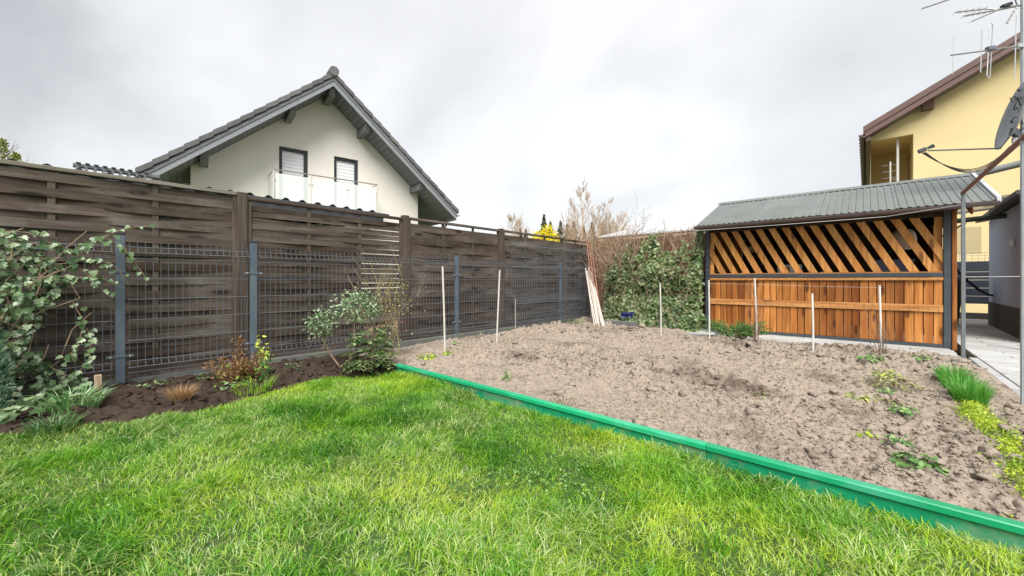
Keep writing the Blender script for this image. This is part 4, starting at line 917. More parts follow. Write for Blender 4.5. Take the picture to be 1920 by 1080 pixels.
def foliage(o, name, parts, mat, kind='stuff'):
    v, f, t = cat3(parts); M = TM[o.name]; v = v-np.array(M.translation)
    me_o = big(name, v, f, mat, t); me_o.parent = o; me_o.matrix_basis = Matrix(); TM[me_o.name] = M.copy()
    if kind: me_o['kind'] = kind
    return me_o
def N3(n, a): return np.repeat(np.array([a], float), n, 0)
def tuft(loc, n, h, r, w, lean, zf=None, tint=None):
    a = rng.uniform(0, 6.28, n); q = r*np.sqrt(rng.random(n)); P = np.stack([loc[0]+q*np.cos(a), loc[1]+q*np.sin(a), np.full(n, loc[2])], -1)
    az = a+rng.normal(0, .5, n); hh = h*rng.uniform(.55, 1.1, n)
    return blades(P, hh, w*rng.uniform(.7, 1.2, n), lean*rng.uniform(.3, 1.1, n)*hh, az, 4, 1.2, tint)
IVY = leafy('ivy_leaf', (.035, .082, .03), (.115, .19, .08), (.34, .42, .27), .34, .2, 10, .55)
HEDGE = leafy('hedge_ivy', (.04, .08, .024), (.125, .19, .065), (.33, .39, .2), .4, .22, 5, .5)
VINE = plain('ivy_stem', (.26, .19, .12), .85, .2, 20, .2)

# ------------------------------------------------------------------ ivy on the left end of the mesh fence
iv = plant('ivy', 'glossy ivy climbing the mesh fence at the left edge with trailing shoots', 'ivy', (-4.6, -.4, 0))
def ivy_left():
    r = random.Random(11); P, Nn, U, S = [], [], [], []
    def leaf(p, n, s, u=None):
        P.append(p); Nn.append(n); U.append(u or (r.gauss(0, .5), r.gauss(0, .6), -1)); S.append(s)
    # dense mass
    n = 0
    while n < 2600:
        y = r.uniform(-1.3, .12); z = r.uniform(0.0, 1.32)
        lim = -.10+.10*math.sin(z*7+1)-.10*(z > .75)*(z-.75)/.5+.16*max(0, .35-z)/.35
        if y > lim: continue
        bulge = .16+.22*max(0, .5-z)+.10*math.sin(y*9+z*5)+.05*math.sin(z*17)
        x = -4.72+bulge*r.random()**.8*(1 if z < 1.15 else .6)
        leaf((x, y, z), (1+r.gauss(0, .3), r.gauss(0, .55)-.2, .55+r.gauss(0, .4)), r.uniform(.026, .058)); n += 1
    # spreading over the soil at the foot
    for _ in range(170):
        y = r.uniform(-.9, .12); x = r.uniform(-4.45, -3.98-.25*max(0, y+.3)); leaf((x, y, float(border_z(np.array(x), np.array(y)))+r.uniform(.02, .10)), (r.gauss(.2, .3), r.gauss(-.1, .3), 1), r.uniform(.05, .09))
    # trailing shoots
    st = B(); shoots = [[(-4.6, -.42, 1.20), (-4.57, -.2, 1.22), (-4.55, .02, 1.17), (-4.55, .1, 1.24), (-4.6, .24, 1.35), (-4.62, .36, 1.40), (-4.62, .46, 1.42)],
        [(-4.58, .02, 1.20), (-4.55, .16, 1.30), (-4.56, .28, 1.22), (-4.55, .34, 1.10), (-4.55, .40, 1.0), (-4.55, .42, .90)],
        [(-4.6, -.25, 1.10), (-4.56, -.05, 1.12), (-4.54, .08, 1.10), (-4.54, .20, 1.09), (-4.55, .26, 1.02), (-4.56, .29, .94)],
        [(-4.6, -.2, 1.05), (-4.56, -.02, 1.08), (-4.55, .06, 1.02), (-4.54, .12, .93), (-4.54, .17, .86), (-4.54, .23, .82)],
        [(-4.6, -.3, .95), (-4.56, -.1, .98), (-4.55, .03, .97), (-4.54, .16, .96), (-4.55, .26, .90)],
        [(-4.62, -.4, 1.30), (-4.6, -.22, 1.30), (-4.57, -.1, 1.22), (-4.55, .0, 1.18), (-4.55, .1, 1.12)],
        [(-4.6, -.1, .3), (-4.5, .02, .42), (-4.5, .06, .62), (-4.52, .0, .78)], [(-4.55, .0, .2), (-4.45, .08, .32), (-4.5, .1, .5), (-4.5, .07, .58)]]
    for sh in shoots:
        st.tube(sh, [.004]*(len(sh)-1)+[.002], 5)
        for i in range(len(sh)-1):
            a, c = Vector(sh[i]), Vector(sh[i+1]); m = max(2, int((c-a).length/(.028 if i < 3 else .042)))
            for k in range(m):
                q = a.lerp(c, (k+r.random())/m)+Vector((r.uniform(.0, .03), r.gauss(0, .015), r.gauss(0, .018))); leaf(tuple(q), (1+r.gauss(0, .3), r.gauss(-.2, .4), .5+r.gauss(0, .4)), r.uniform(.030, .060)*(1 if i < len(sh)-2 else .75))
    for _ in range(40):
        y = r.uniform(-.9, -.05); z = r.uniform(.1, 1.0); st.tube([(-4.60, y, z), (-4.52, y+r.gauss(0, .05), z+.10), (-4.55, y+r.gauss(.03, .08), z+.22), (-4.60, y+r.gauss(.03, .1), z+.34)], .0035, 4)
    obj('stems', st, VINE, iv)
    P, Nn, U, S = map(np.array, (P, Nn, U, S)); d = np.hypot(P[:, 0], P[:, 1]); px = (P[:, 0]*math.cos(YAW)+P[:, 1]*math.sin(YAW))/(-P[:, 0]*math.sin(YAW)+P[:, 1]*math.cos(YAW))
    front = np.where(px > -1.35, S/d*(1+2.0*(P[:, 0]+4.7)), 0); order = np.argsort(-front); pick, rest = order[:300], order[300:]
    sv, sf = leaf_shape('ivy'); mes = []
    for k in range(6):
        b = B(); b.v = [tuple(q) for q in (sv*np.array([1, 1, .6+.25*k])).tolist()]; b.f = [tuple(q) for q in sf.tolist()]; b.t = [(k+.5)/6]*len(sv)
        m = mesh_of('leaf', b); m.materials.append(IVY); at = m.attributes.new('tint', 'FLOAT', 'POINT'); at.data.foreach_set('value', np.array(b.t, dtype=np.float32)); mes.append(m)
    for i in pick:
        z = Vector(Nn[i]).normalized(); y = Vector(U[i]); y = (y-z*y.dot(z)).normalized(); x = y.cross(z); M = Matrix((x, y, z)).transposed().to_4x4(); M = Matrix.Translation(P[i].tolist()) @ M @ Matrix.Scale(float(S[i]), 4)
        inst('leaf', r.choice(mes), M, iv)
    foliage(iv, 'inner_leaves', [scatter('ivy', P[rest], Nn[rest], U[rest], S[rest], rng.random(len(rest))*.8)], IVY)  # inner leaves tinted darker, putting the mass's interior shade into their colour
ivy_left()
# low conifer at the left edge
cf = plant('dwarf_conifer', 'feathery blue green dwarf conifer in front of the ivy', 'conifer', (-4.28, -.47, 0))
def conifer():
    n = 4200; z = rng.random(n)**.8*.74; a = rng.uniform(0, 6.28, n); rad = .20*(1-(z/.80)**2.2)**.5*(.35+.65*rng.random(n)**.5)
    P = np.stack([-4.28+rad*np.cos(a), -.47+rad*np.sin(a), z+.02], -1); U = np.stack([np.cos(a)*.6, np.sin(a)*.6, np.full(n, .9)], -1)+rng.normal(0, .35, (n, 3)); return scatter('needle', P, rdir(n), U, rng.uniform(.022, .045, n))
foliage(cf, 'crown', [conifer()], leafy('conifer_needle', (.03, .09, .055), (.075, .18, .115), (.18, .32, .22), .6, .15, 9))
obj('trunk', B().tube([(-4.28, -.47, -.05), (-4.28, -.47, .6)], [.025, .008], 6), BARK, cf)
# strap-leaved clumps and small border plants
STRAP = leafy('strap_leaf', (.05, .16, .04), (.14, .29, .09), (.38, .50, .30), .4, .2, 6)
def bz(x, y): return float(border_z(np.array(float(x)), np.array(float(y))))
c1 = plant('strap_leaf_clump', 'clump of arching green strap leaves beside the short wooden stake', 'plant', (-4.02, .02, .03)); foliage(c1, 'leaves', [tuft((-4.06, .02, .03), 120, .22, .12, .011, .9), tuft((-4.12, -.06, .03), 50, .20, .10, .011, .9)], STRAP)
c2 = plant('strap_leaf_clump', 'low green tufted clump at the lawn edge in front of the ivy', 'plant', (-3.72, -.08, .03)); foliage(c2, 'leaves', [tuft((-3.74, -.08, .03), 170, .09, .12, .007, 1.0)], leafy('clump_leaf', (.03, .09, .03), (.07, .17, .05), (.16, .28, .11), .45, .2, 6))
c3 = plant('dry_grass_tuft', 'round tuft of dead orange brown grass in the dark border', 'plant', (-3.80, .54, .03)); foliage(c3, 'leaves', [tuft((-3.80, .54, .03), 560, .15, .055, .0032, .75)], leafy('dead_tuft', (.20, .10, .045), (.36, .21, .11), (.54, .38, .23), .7, .2, 8))
STK = wood('stake_wood', (.28, .20, .14), (.42, .32, .23), 2, 40, .85, False, .1)
tag(obj('wooden_stake', B().prism([(-.022, -.02, 0), (.022, -.02, 0), (.022, .02, 0), (-.022, .02, 0)], (-4.24, .13, -.05), (-4.245, .125, .245)), STK, bevel=.003), 'short square wooden stake next to the strap leaves', 'stake')
# brown juniper
jn = plant('withered_juniper', 'withered brown low juniper beside the second mesh post', 'shrub', (-4.15, .98, 0))
def juniper():
    b = B(); r = random.Random(5); tips = []
    for k in range(16):
        a = r.uniform(0, 6.28); L = r.uniform(.16, .30); p = Vector((-4.15, .98, .02)); d = Vector((math.cos(a)*.8, math.sin(a)*.8, r.uniform(.5, 1.4))).normalized()
        q = p+d*L; b.tube([p, p+d*L*.5, q], [.004, .003, .0015], 4); tips += [p.lerp(q, t) for t in (.45, .6, .75, .9, 1)]
    p = Vector((-4.17, 1.0, .1)); q = Vector((-4.2, 1.0, .40)); b.tube([p, q], [.004, .002], 4); tips += [p.lerp(q, t) for t in (.4, .5, .6, .7, .8, .9, 1)]
    obj('branches', b, BARK, jn); T = np.array([tuple(t) for t in tips]); n = 2400; P = T[rng.integers(0, len(T), n)]+rng.normal(0, .022, (n, 3)); P[:, 2] = np.maximum(P[:, 2], .02)
    return scatter('needle', P, rdir(n), rdir(n, .6), rng.uniform(.025, .055, n))
foliage(jn, 'needles', [juniper()], leafy('brown_needle', (.10, .05, .025), (.22, .11, .05), (.36, .22, .10), .7, .15, 9))
n = 60; P = np.stack([rng.normal(-4.1, .10, n), rng.normal(.98, .12, n), rng.uniform(.05, .22, n)], -1); foliage(jn, 'green_leaves', [scatter('oval', P, rdir(n, 1), rdir(n), rng.uniform(.03, .05, n))], leafy('lime_leaf', (.10, .20, .03), (.25, .36, .06), (.45, .52, .14), .45, .25, 6))
# slim yellow-green shrub
eu = plant('variegated_shrub', 'slim upright shrub with bright yellow green tips beside the steel post', 'shrub', (-3.92, 1.12, 0))
b = B(); P = []
for k in range(5):
    a = k*1.26; top = Vector((-3.93+.04*math.cos(a), 1.12+.05*math.sin(a), .27+.045*k)); b.tube([(-3.92, 1.12, 0), (-3.92+.02*math.cos(a), 1.12+.03*math.sin(a), .15), top], [.004, .003, .002], 4)
    for t in np.linspace(.25, 1, 26): P.append(tuple(Vector((-3.92, 1.12, 0)).lerp(top, t)))
obj('stems', b, BARK, eu); P = np.array(P)+rng.normal(0, .020, (len(P), 3)); ti = np.clip((P[:, 2]-.06)/.34+rng.normal(0, .2, len(P)), 0, 1)
foliage(eu, 'leaves', [scatter('oval', P, rdir(len(P), .7), rdir(len(P), .3), rng.uniform(.025, .042, len(P)), ti)], leafy('gold_leaf', (.035, .12, .03), (.12, .28, .05), (.62, .68, .10), .4, .25, 6))
# grass creeping into the border below it
wl = plant('weed_tuft', 'bright grass tuft growing under the variegated shrub', 'grass tuft', (-3.86, 1.08, 0)); foliage(wl, 'leaves', [tuft((-3.84, 1.06, .02), 160, .14, .12, .005, .8), tuft((-3.78, .98, .02), 120, .10, .12, .005, .8)], GRASS)
# small ivy-like seedlings along the kerb
SEED = leafy('seedling_leaf', (.05, .13, .04), (.12, .22, .08), (.25, .34, .16), .45, .2, 6)
for (x, y, lab) in ((-4.35, .80, 'small grey green seedling by the kerb left of the withered juniper'), (-4.45, .48, 'tiny seedling at the fence foot behind the dead tuft'), (-4.15, 1.45, 'small creeping green plant at the kerb right of the variegated shrub'), (-3.88, .86, 'tiny two leaf seedling between the dead tuft and the lawn')):
    s_ = plant('seedling', lab, 'plant', (x, y, bz(x, y))); n = 26; P = np.stack([rng.normal(x, .035, n), rng.normal(y, .045, n), bz(x, y)+rng.uniform(.01, .07, n)], -1); foliage(s_, 'leaves', [scatter('oval', P, rdir(n, 1.2), rdir(n), rng.uniform(.025, .04, n))], SEED)
# mahonia-like bush with leaflets
mh = plant('glossy_bush', 'dark glossy bush with paired oval leaves at the corner of the green edging', 'shrub', (-3.72, 2.02, 0))
MAH = leafy('mahonia_leaf', (.035, .08, .024), (.085, .16, .05), (.26, .33, .15), .3, .15, 8, .6)
def mahonia():
    r = random.Random(3); b = B(); L = []
    sv, sf = leaf_shape('oval'); mes = []
    for k in range(5):
        q = B(); q.v = [tuple(x) for x in (sv*np.array([1.15, 1, 1])).tolist()]; q.f = [tuple(x) for x in sf.tolist()]; m = mesh_of('leaf', q); m.materials.append(MAH); at = m.attributes.new('tint', 'FLOAT', 'POINT'); at.data.foreach_set('value', np.full(len(sv), k/4, dtype=np.float32)); mes.append(m)
    for k in range(104):
        a = r.uniform(0, 6.28); zb = r.uniform(.06, .42)*(1 if k < 92 else 1.25); base = Vector((-3.76+.05*math.cos(a), 2.02+.05*math.sin(a), zb)); L_ = r.uniform(.14, .25)*(1 if zb < .3 else .75)
        d = Vector((math.cos(a), math.sin(a), r.uniform(-.1, .55))); pts = [base]
        for i in range(6): d = (d+Vector((0, 0, -.10))).normalized(); pts.append(pts[-1]+d*L_/6)
        b.tube(pts, .002, 3, False)
        for i in range(2, 7):
            sd = d.cross(Vector((0, 0, 1))).normalized()
            for s_ in (-1, 1):
                y = (sd*s_+d*.5+Vector((0, 0, r.uniform(-.2, .2)))).normalized(); z = (Vector((0, 0, 1))+Vector((r.gauss(0, .3), r.gauss(0, .3), 0))); z = (z-y*y.dot(z)).normalized(); x = y.cross(z)
                M = Matrix((x, y, z)).transposed().to_4x4(); L.append(Matrix.Translation(pts[i]) @ M @ Matrix.Scale(r.uniform(.042, .060), 4))
    for k in range(6): b.tube([(-3.76, 2.02, 0), (-3.76+r.gauss(0, .04), 2.02+r.gauss(0, .04), .25), (-3.76+r.gauss(0, .06), 2.02+r.gauss(0, .06), .48)], [.006, .005, .003], 5)
    obj('stems', b, BARK, mh); r.shuffle(L)
    for M in L[:300]: inst('leaf', r.choice(mes), M, mh)
    sv2 = np.concatenate([np.array([tuple(M @ Vector(p)) for p in sv.tolist()]) for M in L[300:]]); sf2 = np.concatenate([sf+i*len(sv) for i in range(len(L)-300)])
    foliage(mh, 'inner_leaves', [(sv2, sf2, np.repeat(rng.random(len(L)-300), len(sv)))], MAH)
mahonia()
# grey-green standard shrubs behind it
def ball_shrub(label, stem, center, rad, n, size, mat, seed):
    p = plant('grey_leaved_shrub', label, 'shrub', stem[0]); b = B(); r = random.Random(seed); b.tube(stem, [.008]*(len(stem)-1)+[.006], 6)
    for k in range(14): d = Vector((r.gauss(0, 1), r.gauss(0, 1), r.gauss(.3, .8))).normalized(); twigs(b, stem[-1], d, rad[2]*r.uniform(.6, 1.0), .003, 1, r, .6, 3, .2)
    obj('stems', b, BARK, p); d = rdir(n, .1)*np.array(rad)*(.35+.65*rng.random((n, 1))**.5)*(1+.25*np.sin(rng.uniform(0, 6, (n, 1)))); P = np.array(center)+d
    foliage(p, 'leaves', [scatter('oval', P, rdir(n, .5), d/np.linalg.norm(d, axis=1, keepdims=True)+rng.normal(0, .5, (n, 3)), rng.uniform(size*.7, size*1.2, n))], mat); return p
GREY = leafy('grey_leaf', (.07, .14, .06), (.19, .29, .15), (.44, .54, .36), .4, .15, 8, .5)
ball_shrub('small round grey green shrub on a bent stem left of the glossy bush', [(-3.95, 1.85, 0), (-4.12, 1.78, .18), (-4.16, 1.72, .36)], (-4.16, 1.70, .50), (.13, .13, .15), 420, .032, GREY, 1)
ball_shrub('larger loose grey green shrub rising above the glossy bush', [(-4.0, 2.0, 0), (-4.06, 2.0, .3), (-4.08, 2.02, .52)], (-4.08, 2.06, .66), (.17, .27, .17), 720, .036, GREY, 2)
# twiggy yellow shrub
tw = plant('twiggy_shrub', 'bare yellowish twiggy shrub in front of the fence joint', 'shrub', (-4.2, 2.5, 0)); b = B(); r = random.Random(9)
for k in range(8): twigs(b, (-4.2+r.gauss(0, .05), 2.52+r.gauss(0, .07), 0), (r.gauss(.02, .16), r.gauss(.02, .2), 1), r.uniform(.45, .95), .006, 2, r, .5, 4, .25, 4)
obj('branches', b, plain('yellow_twig', (.33, .27, .13), .8, .25, 20, .2), tw); P = np.array([v for v in b.v]) if False else None
n = 320; P = np.stack([rng.normal(-4.2, .10, n), rng.normal(2.56, .12, n), rng.uniform(.55, .95, n)], -1); foliage(tw, 'buds', [scatter('oval', P, rdir(n), rdir(n, .5), rng.uniform(.012, .026, n))], leafy('yellow_bud', (.28, .26, .06), (.42, .38, .12), (.55, .5, .2), .6, .2, 6))
n = 60; P = np.stack([rng.normal(-4.0, .10, n), rng.normal(2.35, .12, n), rng.uniform(.25, .5, n)], -1); foliage(tw, 'reddish_leaves', [scatter('oval', P, rdir(n, .4), rdir(n), rng.uniform(.025, .045, n))], leafy('reddish_leaf', (.22, .10, .07), (.36, .2, .15), (.45, .34, .22), .5, .2, 6))

# ------------------------------------------------------------------ garden stakes and string
WST = plain('white_stake', (.62, .59, .54), .6, .12, 14, .1)
DST = plain('grey_stake', (.36, .34, .31), .7, .15, 14, .1)
ST = [(-3.777, 3.0, 1.10, -.032, 'tall white stake nearest the fence in the left of the bed', WST), (-3.782, 3.88, 1.075, .051, 'tall slanting white stake, second along the mesh fence', WST), (-3.836, 4.34, .66, 0, 'short thin grey stake, third along the mesh fence', DST),
      (-2.409, 6.2, .885, -.017, 'white stake standing in front of the ivy', WST), (-1.688, 6.14, .935, -.008, 'white stake in front of the shed left post', WST), (-1.116, 6.28, .965, -.037, 'white stake beside the low green bush at the shed', WST),
      (-.482, 6.01, .775, -.013, 'white stake in front of the middle of the shed', WST), (.123, 6.2, .877, -.018, 'white stake with a dry vine nearest the paving', WST)]
for x, y, top, dx, lab, m in ST:
    o = thing('garden_stake', lab, 'stake', (x, y, .0), 'stakes in the garden bed'); d = Vector((camr.x*dx, camr.y*dx, 0))
    obj('rod', B().tube([Vector((x, y, -.1)), Vector((x, y, 0)).lerp(Vector((x, y, top))+d, .5)+Vector((.003, 0, 0)), Vector((x, y, top))+d], .011 if m is WST else .007, 8), m, o); obj('end_cap', B().tube([Vector((x, y, top+.0005))+d, Vector((x, y, top+.012))+d], .012 if m is WST else .008, 8), m, o)
tag(obj('string', B().tube([(-1.69, 6.13, .90), (-1.13, 6.27, .89), (-.5, 6.24, .872), (.13, 6.2, .862)], .0014, 4), CABLE), 'thin string stretched between the stakes in front of the shed', 'string')
vn = plant('dry_vine', 'dry brown vine climbing the stake nearest the paving', 'vine', (.13, 6.15, 0)); b = B(); r = random.Random(2)
for k in range(9): twigs(b, (.12+r.gauss(0, .012), 6.17, 0), (r.gauss(0, .07), r.gauss(0, .07), 1), r.uniform(.25, .6), .004, 1, r, .3, 3, .2, 4)
obj('stems', b, BARK, vn); tag(obj('dead_plant', B().tube([(.10, 5.6, .0), (.105, 5.6, .12), (.10, 5.6, .24)], .004, 5), BARK), 'single dry brown stem standing in front of the stake nearest the paving', 'dead plant')
v2 = plant('dry_vine', 'dry reddish vine on the stake beside the low green bush', 'vine', (-1.13, 6.26, 0)); b = B()
for k in range(8): twigs(b, (-1.13+r.gauss(0, .02), 6.26, 0), (r.gauss(0, .05), r.gauss(0, .05), 1), r.uniform(.3, .75), .0035, 1, r, .25, 3, .2, 4)
obj('stems', b, plain('red_twig', (.28, .13, .09), .8), v2)
v3 = plant('dry_twigs', 'sparse dry twigs standing beside the tall white stakes', 'twigs', (-3.7, 3.2, 0)); b = B()
for (x, y) in ((-3.72, 3.12), (-3.66, 3.3), (-3.7, 4.0), (-3.76, 4.46), (-3.74, 3.22)): obj('twig', twigs(B(), (x, y, 0), (r.gauss(.1, .1), r.gauss(.1, .15), 1), r.uniform(.2, .34), .004, 1, r, .3, 1, .2, 4), plain('yellow_twig', (.33, .27, .13), .8), v3)

# ------------------------------------------------------------------ bed plants
VEG = leafy('bed_leaf', (.06, .15, .04), (.15, .29, .08), (.33, .46, .18), .45, .25, 8)
LIME = leafy('sedum_leaf', (.20, .32, .02), (.36, .48, .04), (.58, .62, .10), .5, .25, 8)
DRYL = leafy('brown_green_leaf', (.13, .10, .04), (.22, .22, .09), (.34, .36, .16), .6, .2, 8)
def bedz(x, y): return float(bed_z(np.array(float(x)), np.array(float(y))))
def rosette(name, label, x, y, rad, n, size, mat, hgt=.10, shape='round'):
    o = plant(name, label, 'plant', (x, y, bedz(x, y))); a = rng.uniform(0, 6.28, n); q = rad*np.sqrt(rng.random(n)); z = bedz(x, y)
    P = np.stack([x+q*np.cos(a), y+q*np.sin(a), z+.01+hgt*(1-.5*(q/rad)**2)*rng.uniform(.3, 1, n)], -1); b = B()
    for i in range(min(n, 30)): b.tube([(x, y, z-.01), tuple(P[i])], .0015, 3, False)
    obj('stems', b, mat, o); Nn = np.stack([np.cos(a)*.5, np.sin(a)*.5, np.ones(n)], -1)+rng.normal(0, .25, (n, 3))
    foliage(o, 'leaves', [scatter(shape, P, Nn, np.stack([np.cos(a), np.sin(a), np.zeros(n)], -1)+rng.normal(0, .3, (n, 3)), rng.uniform(size*.7, size*1.2, n))], mat); return o
rosette('leafy_plant', 'largest leafy green plant in the bed, near the green edging', .187, 2.75, .085, 90, .027, VEG, .08)
rosette('leafy_plant', 'flat leafy plant just behind the largest leafy one', .12, 3.02, .07, 40, .02, VEG, .05)
rosette('leafy_plant', 'tiny yellow green plant left of the flat leafy one', .0, 3.14, .04, 20, .018, LIME, .04)
rosette('leafy_plant', 'small green plant in the middle of the right hand row', .17, 3.65, .07, 40, .024, VEG, .06)
rosette('leafy_plant', 'wide brownish green cushion of old leaves in the right hand row', .144, 4.62, .17, 110, .045, DRYL, .09, 'oval')
rosette('leafy_plant', 'small green sprout in front of the brownish cushion', .12, 4.30, .07, 24, .035, VEG, .05, 'oval')
rosette('leafy_plant', 'low yellowish sprawling weed left of the brownish cushion', -.02, 4.02, .12, 40, .028, LIME, .02, 'oval')
rosette('leafy_plant', 'small dull weed beside the sprawling yellowish weed', .14, 3.98, .06, 26, .03, DRYL, .05, 'oval')
rosette('leafy_plant', 'green plant at the foot of the stake nearest the paving', .03, 5.47, .09, 36, .035, VEG, .08)
rosette('leafy_plant', 'yellow green plant behind the brownish cushion', .14, 5.05, .10, 40, .04, LIME, .08, 'oval')
rosette('leafy_plant', 'low green plant nearest the clothes frame pole', .416, 5.94, .12, 36, .034, VEG, .07)
rosette('leafy_plant', 'sparse twiggy weed behind the green edging in the left bed', -1.64, 2.40, .11, 34, .03, DRYL, .09, 'oval')
rosette('leafy_plant', 'yellow green sprouts near the left end of the green edging', -3.82, 2.76, .09, 44, .05, LIME, .09, 'oval')
rosette('leafy_plant', 'small bright sprout at the foot of the tall stake nearest the fence', -3.70, 2.98, .05, 20, .045, LIME, .08, 'oval')
rosette('leafy_plant', 'thin grassy weed behind the edging below the slanting stake', -2.50, 2.72, .05, 16, .04, VEG, .10, 'oval')
rosette('leafy_plant', 'small weed in the bed beside the kerb of the mesh fence', -4.2, 3.5, .06, 16, .04, VEG, .05, 'oval')
rosette('leafy_plant', 'green weeds at the foot of the mesh fence near the pole bundle', -4.3, 6.7, .16, 44, .05, VEG, .12, 'oval')
rosette('leafy_plant', 'small weed in the open middle of the dug bed', -.6, 3.55, .06, 22, .03, DRYL, .04, 'oval')
rosette('leafy_plant', 'yellow weed hugging the edging at the right', .42, 2.36, .08, 26, .035, LIME, .03, 'oval')
def sparse_weeds():
    n = 900; x = rng.uniform(-1.6, .8, n); y = rng.uniform(2.5, 7.2, n); k = fbm(x*1.8, y*1.8, 2, 77) > .60; x, y = x[k], y[k]; P = np.stack([x, y, bed_z(x, y)+.008], -1); n = len(x)
    tag(big('seedling_weeds', *(lambda q: (q[0], q[1], VEG, q[2]))(scatter('oval', P, rdir(n, 1.5), rdir(n), rng.uniform(.012, .028, n)))), 'sparse tiny weeds scattered over the bed', 'weeds', kind='stuff')
sparse_weeds()
CH = leafy('chive_blade', (.04, .20, .02), (.09, .33, .04), (.22, .48, .10), .4, .3, 6)
for (x, y, lab, n) in ((.56, 5.08, 'upper clump of tall grassy chives in the row by the kerb', 900), (.565, 4.50, 'lower clump of tall grassy chives next to the lime row', 1100)):
    o = plant('chive_clump', lab, 'plant', (x, y, bedz(x, y))); foliage(o, 'leaves', [tuft((x, y-.12, bedz(x, y)-.02), n//2, .19, .085, .0042, .5), tuft((x, y+.12, bedz(x, y)-.02), n//2, .19, .085, .0042, .5)], CH)
se = plant('lime_ground_cover', 'lime green low ground cover row running towards the kerb', 'plant', (.56, 3.6, .05))
n = 11000; y = rng.uniform(2.45, 4.36, n); x = .555+.02*np.sin(y*6)+rng.normal(0, .035, n)*(.7+.6*fbm(y*5, y*0, 2)); P = np.stack([x, y, bed_z(x, y)*.4+.02+rng.uniform(.0, .05, n)], -1)
foliage(se, 'leaves', [scatter('oval', P, rdir(n, .9), rdir(n, .4), rng.uniform(.009, .019, n), np.clip(.55+rng.normal(0, .25, n)-.5*(fbm(x*4, y*4, 2, 3) > .62), 0, 1))], LIME)
# spruce cuttings at the shed
lb = plant('low_green_bush', 'low feathery green bush spreading in front of the shed', 'shrub', (-1.55, 7.0, 0))
def lowbush():
    b = B(); r = random.Random(8); tips = []
    for k in range(34):
        a = r.uniform(0, 6.28); p = Vector((-1.55, 7.0, .02)); d = Vector((math.cos(a)*.9, math.sin(a)*.55, r.uniform(.15, .75))); L = r.uniform(.25, .52); q = p+d*L; q.z = min(q.z, .36); m_ = p.lerp(q, .5)+Vector((0, 0, .05)); b.tube([p, m_, q], [.006, .004, .002], 4)
        for t in np.linspace(.3, 1, 9):
            c = (p.lerp(m_, t*2) if t < .5 else m_.lerp(q, t*2-1))
            for s_ in (-1, 1): tips.append((tuple(c), tuple(d.cross(Vector((0, 0, 1)))*s_+d*.8)))
    obj('branches', b, BARK, lb); T = np.array([t[0] for t in tips]); D = np.array([t[1] for t in tips]); i = rng.integers(0, len(T), 7000); D = D/np.linalg.norm(D, axis=1, keepdims=True); P = T[i]+D[i]*rng.uniform(0, .09, (7000, 1))+rng.normal(0, .008, (7000, 3)); P[:, 2] = np.maximum(P[:, 2], .03)
    return scatter('needle', P, rdir(7000, 1), D[i]+rng.normal(0, .5, (7000, 3)), rng.uniform(.03, .055, 7000))
foliage(lb, 'needles', [lowbush()], leafy('spruce_needle', (.045, .12, .03), (.10, .21, .055), (.24, .34, .12), .5, .2, 8))

# ------------------------------------------------------------------ ivy hedge and plank fence at the back
PK = wood('old_plank', (.16, .085, .05), (.27, .16, .10), 2, 36, .85, True, .3)
pf = thing('plank_fence', 'weathered brown plank fence hidden behind the ivy hedge', 'fence', (-3.6, 8.42, 0))
x = -4.92
while x < -2.30:
    obj('plank', B().bb(x+.003, min(x+.135, -2.29)-.003, 8.41, 8.43, 0, 1.90+random.uniform(-.02, .02)), PK, pf, bevel=.003); x += .135
for z in (.4, 1.55): obj('rail', B().bb(-4.92, -2.29, 8.432, 8.48, z, z+.08), PK, pf)
obj('cap_board', B().bb(-4.92, -2.30, 8.40, 8.46, 1.925, 1.955), PK, pf)
hd = plant('ivy_hedge', 'broad ivy hedge left of the shed covering the plank fence', 'hedge', (-3.1, 7.6, 0))
def hedge():
    r = np.random.default_rng(21); n = 15000; x = r.uniform(-4.35, -2.27, n); z = r.uniform(0, 1.9, n)
    top = 1.50+.14*np.sin(x*5.2)+.13*np.sin(x*11.3+1)+.10*np.sin(x*23)+.28*np.clip((x+2.62)/.3, 0, 1)-.8*np.clip((-4.1-x)/.3, 0, 1)
    k = (z < top+.10*r.normal(size=n)) & ((fbm(x*4.5, z*4.5, 3, 12) > .30) | (z < .7)); x, z = x[k], z[k]; n = len(x)
    surf = 7.98-.42*np.clip(1-z/1.3, 0, 1)**1.1-.22*fbm(x*2.8, z*2.8, 3, 5)-.15*(z > .7)*np.sin(np.clip((z-.7)/.9, 0, 1)*3.14)
    surf += .25*np.clip((-3.9-x)/.5, 0, 1)
    y = np.minimum(surf+np.abs(r.normal(0, .10, n)), 8.36); P = np.stack([x, y, np.maximum(z, .03)], -1)
    Nn = np.stack([r.normal(0, .5, n), -1+r.normal(0, .35, n), .6+r.normal(0, .4, n)], -1); U = np.stack([r.normal(0, .6, n), r.normal(0, .4, n), -np.ones(n)], -1)
    return scatter('ivy', P, Nn, U, r.uniform(.038, .075, n), np.clip(.42+r.normal(0, .28, n)+.35*(fbm(x*3, z*3, 2, 8)-.5), 0, 1))
foliage(hd, 'leaves', [hedge()], HEDGE)
b = B(); r = random.Random(13)
for k in range(170):
    x = r.uniform(-4.3, -2.3); z = r.uniform(.1, 1.5); p = Vector((x, 7.68-.4*max(0, 1-z)+r.uniform(-.12, .12), z)); twigs(b, p, (r.gauss(0, .6), r.gauss(-.1, .2), r.gauss(.3, .6)), r.uniform(.2, .5), .005, 1, r, .5, 2, .1, 4)
obj('stems', b, VINE, hd)
dv = plant('dry_vine_tangle', 'tangle of bare beige vine stems above the ivy hedge and in the corner', 'vine', (-4.2, 7.9, 0)); b = B()
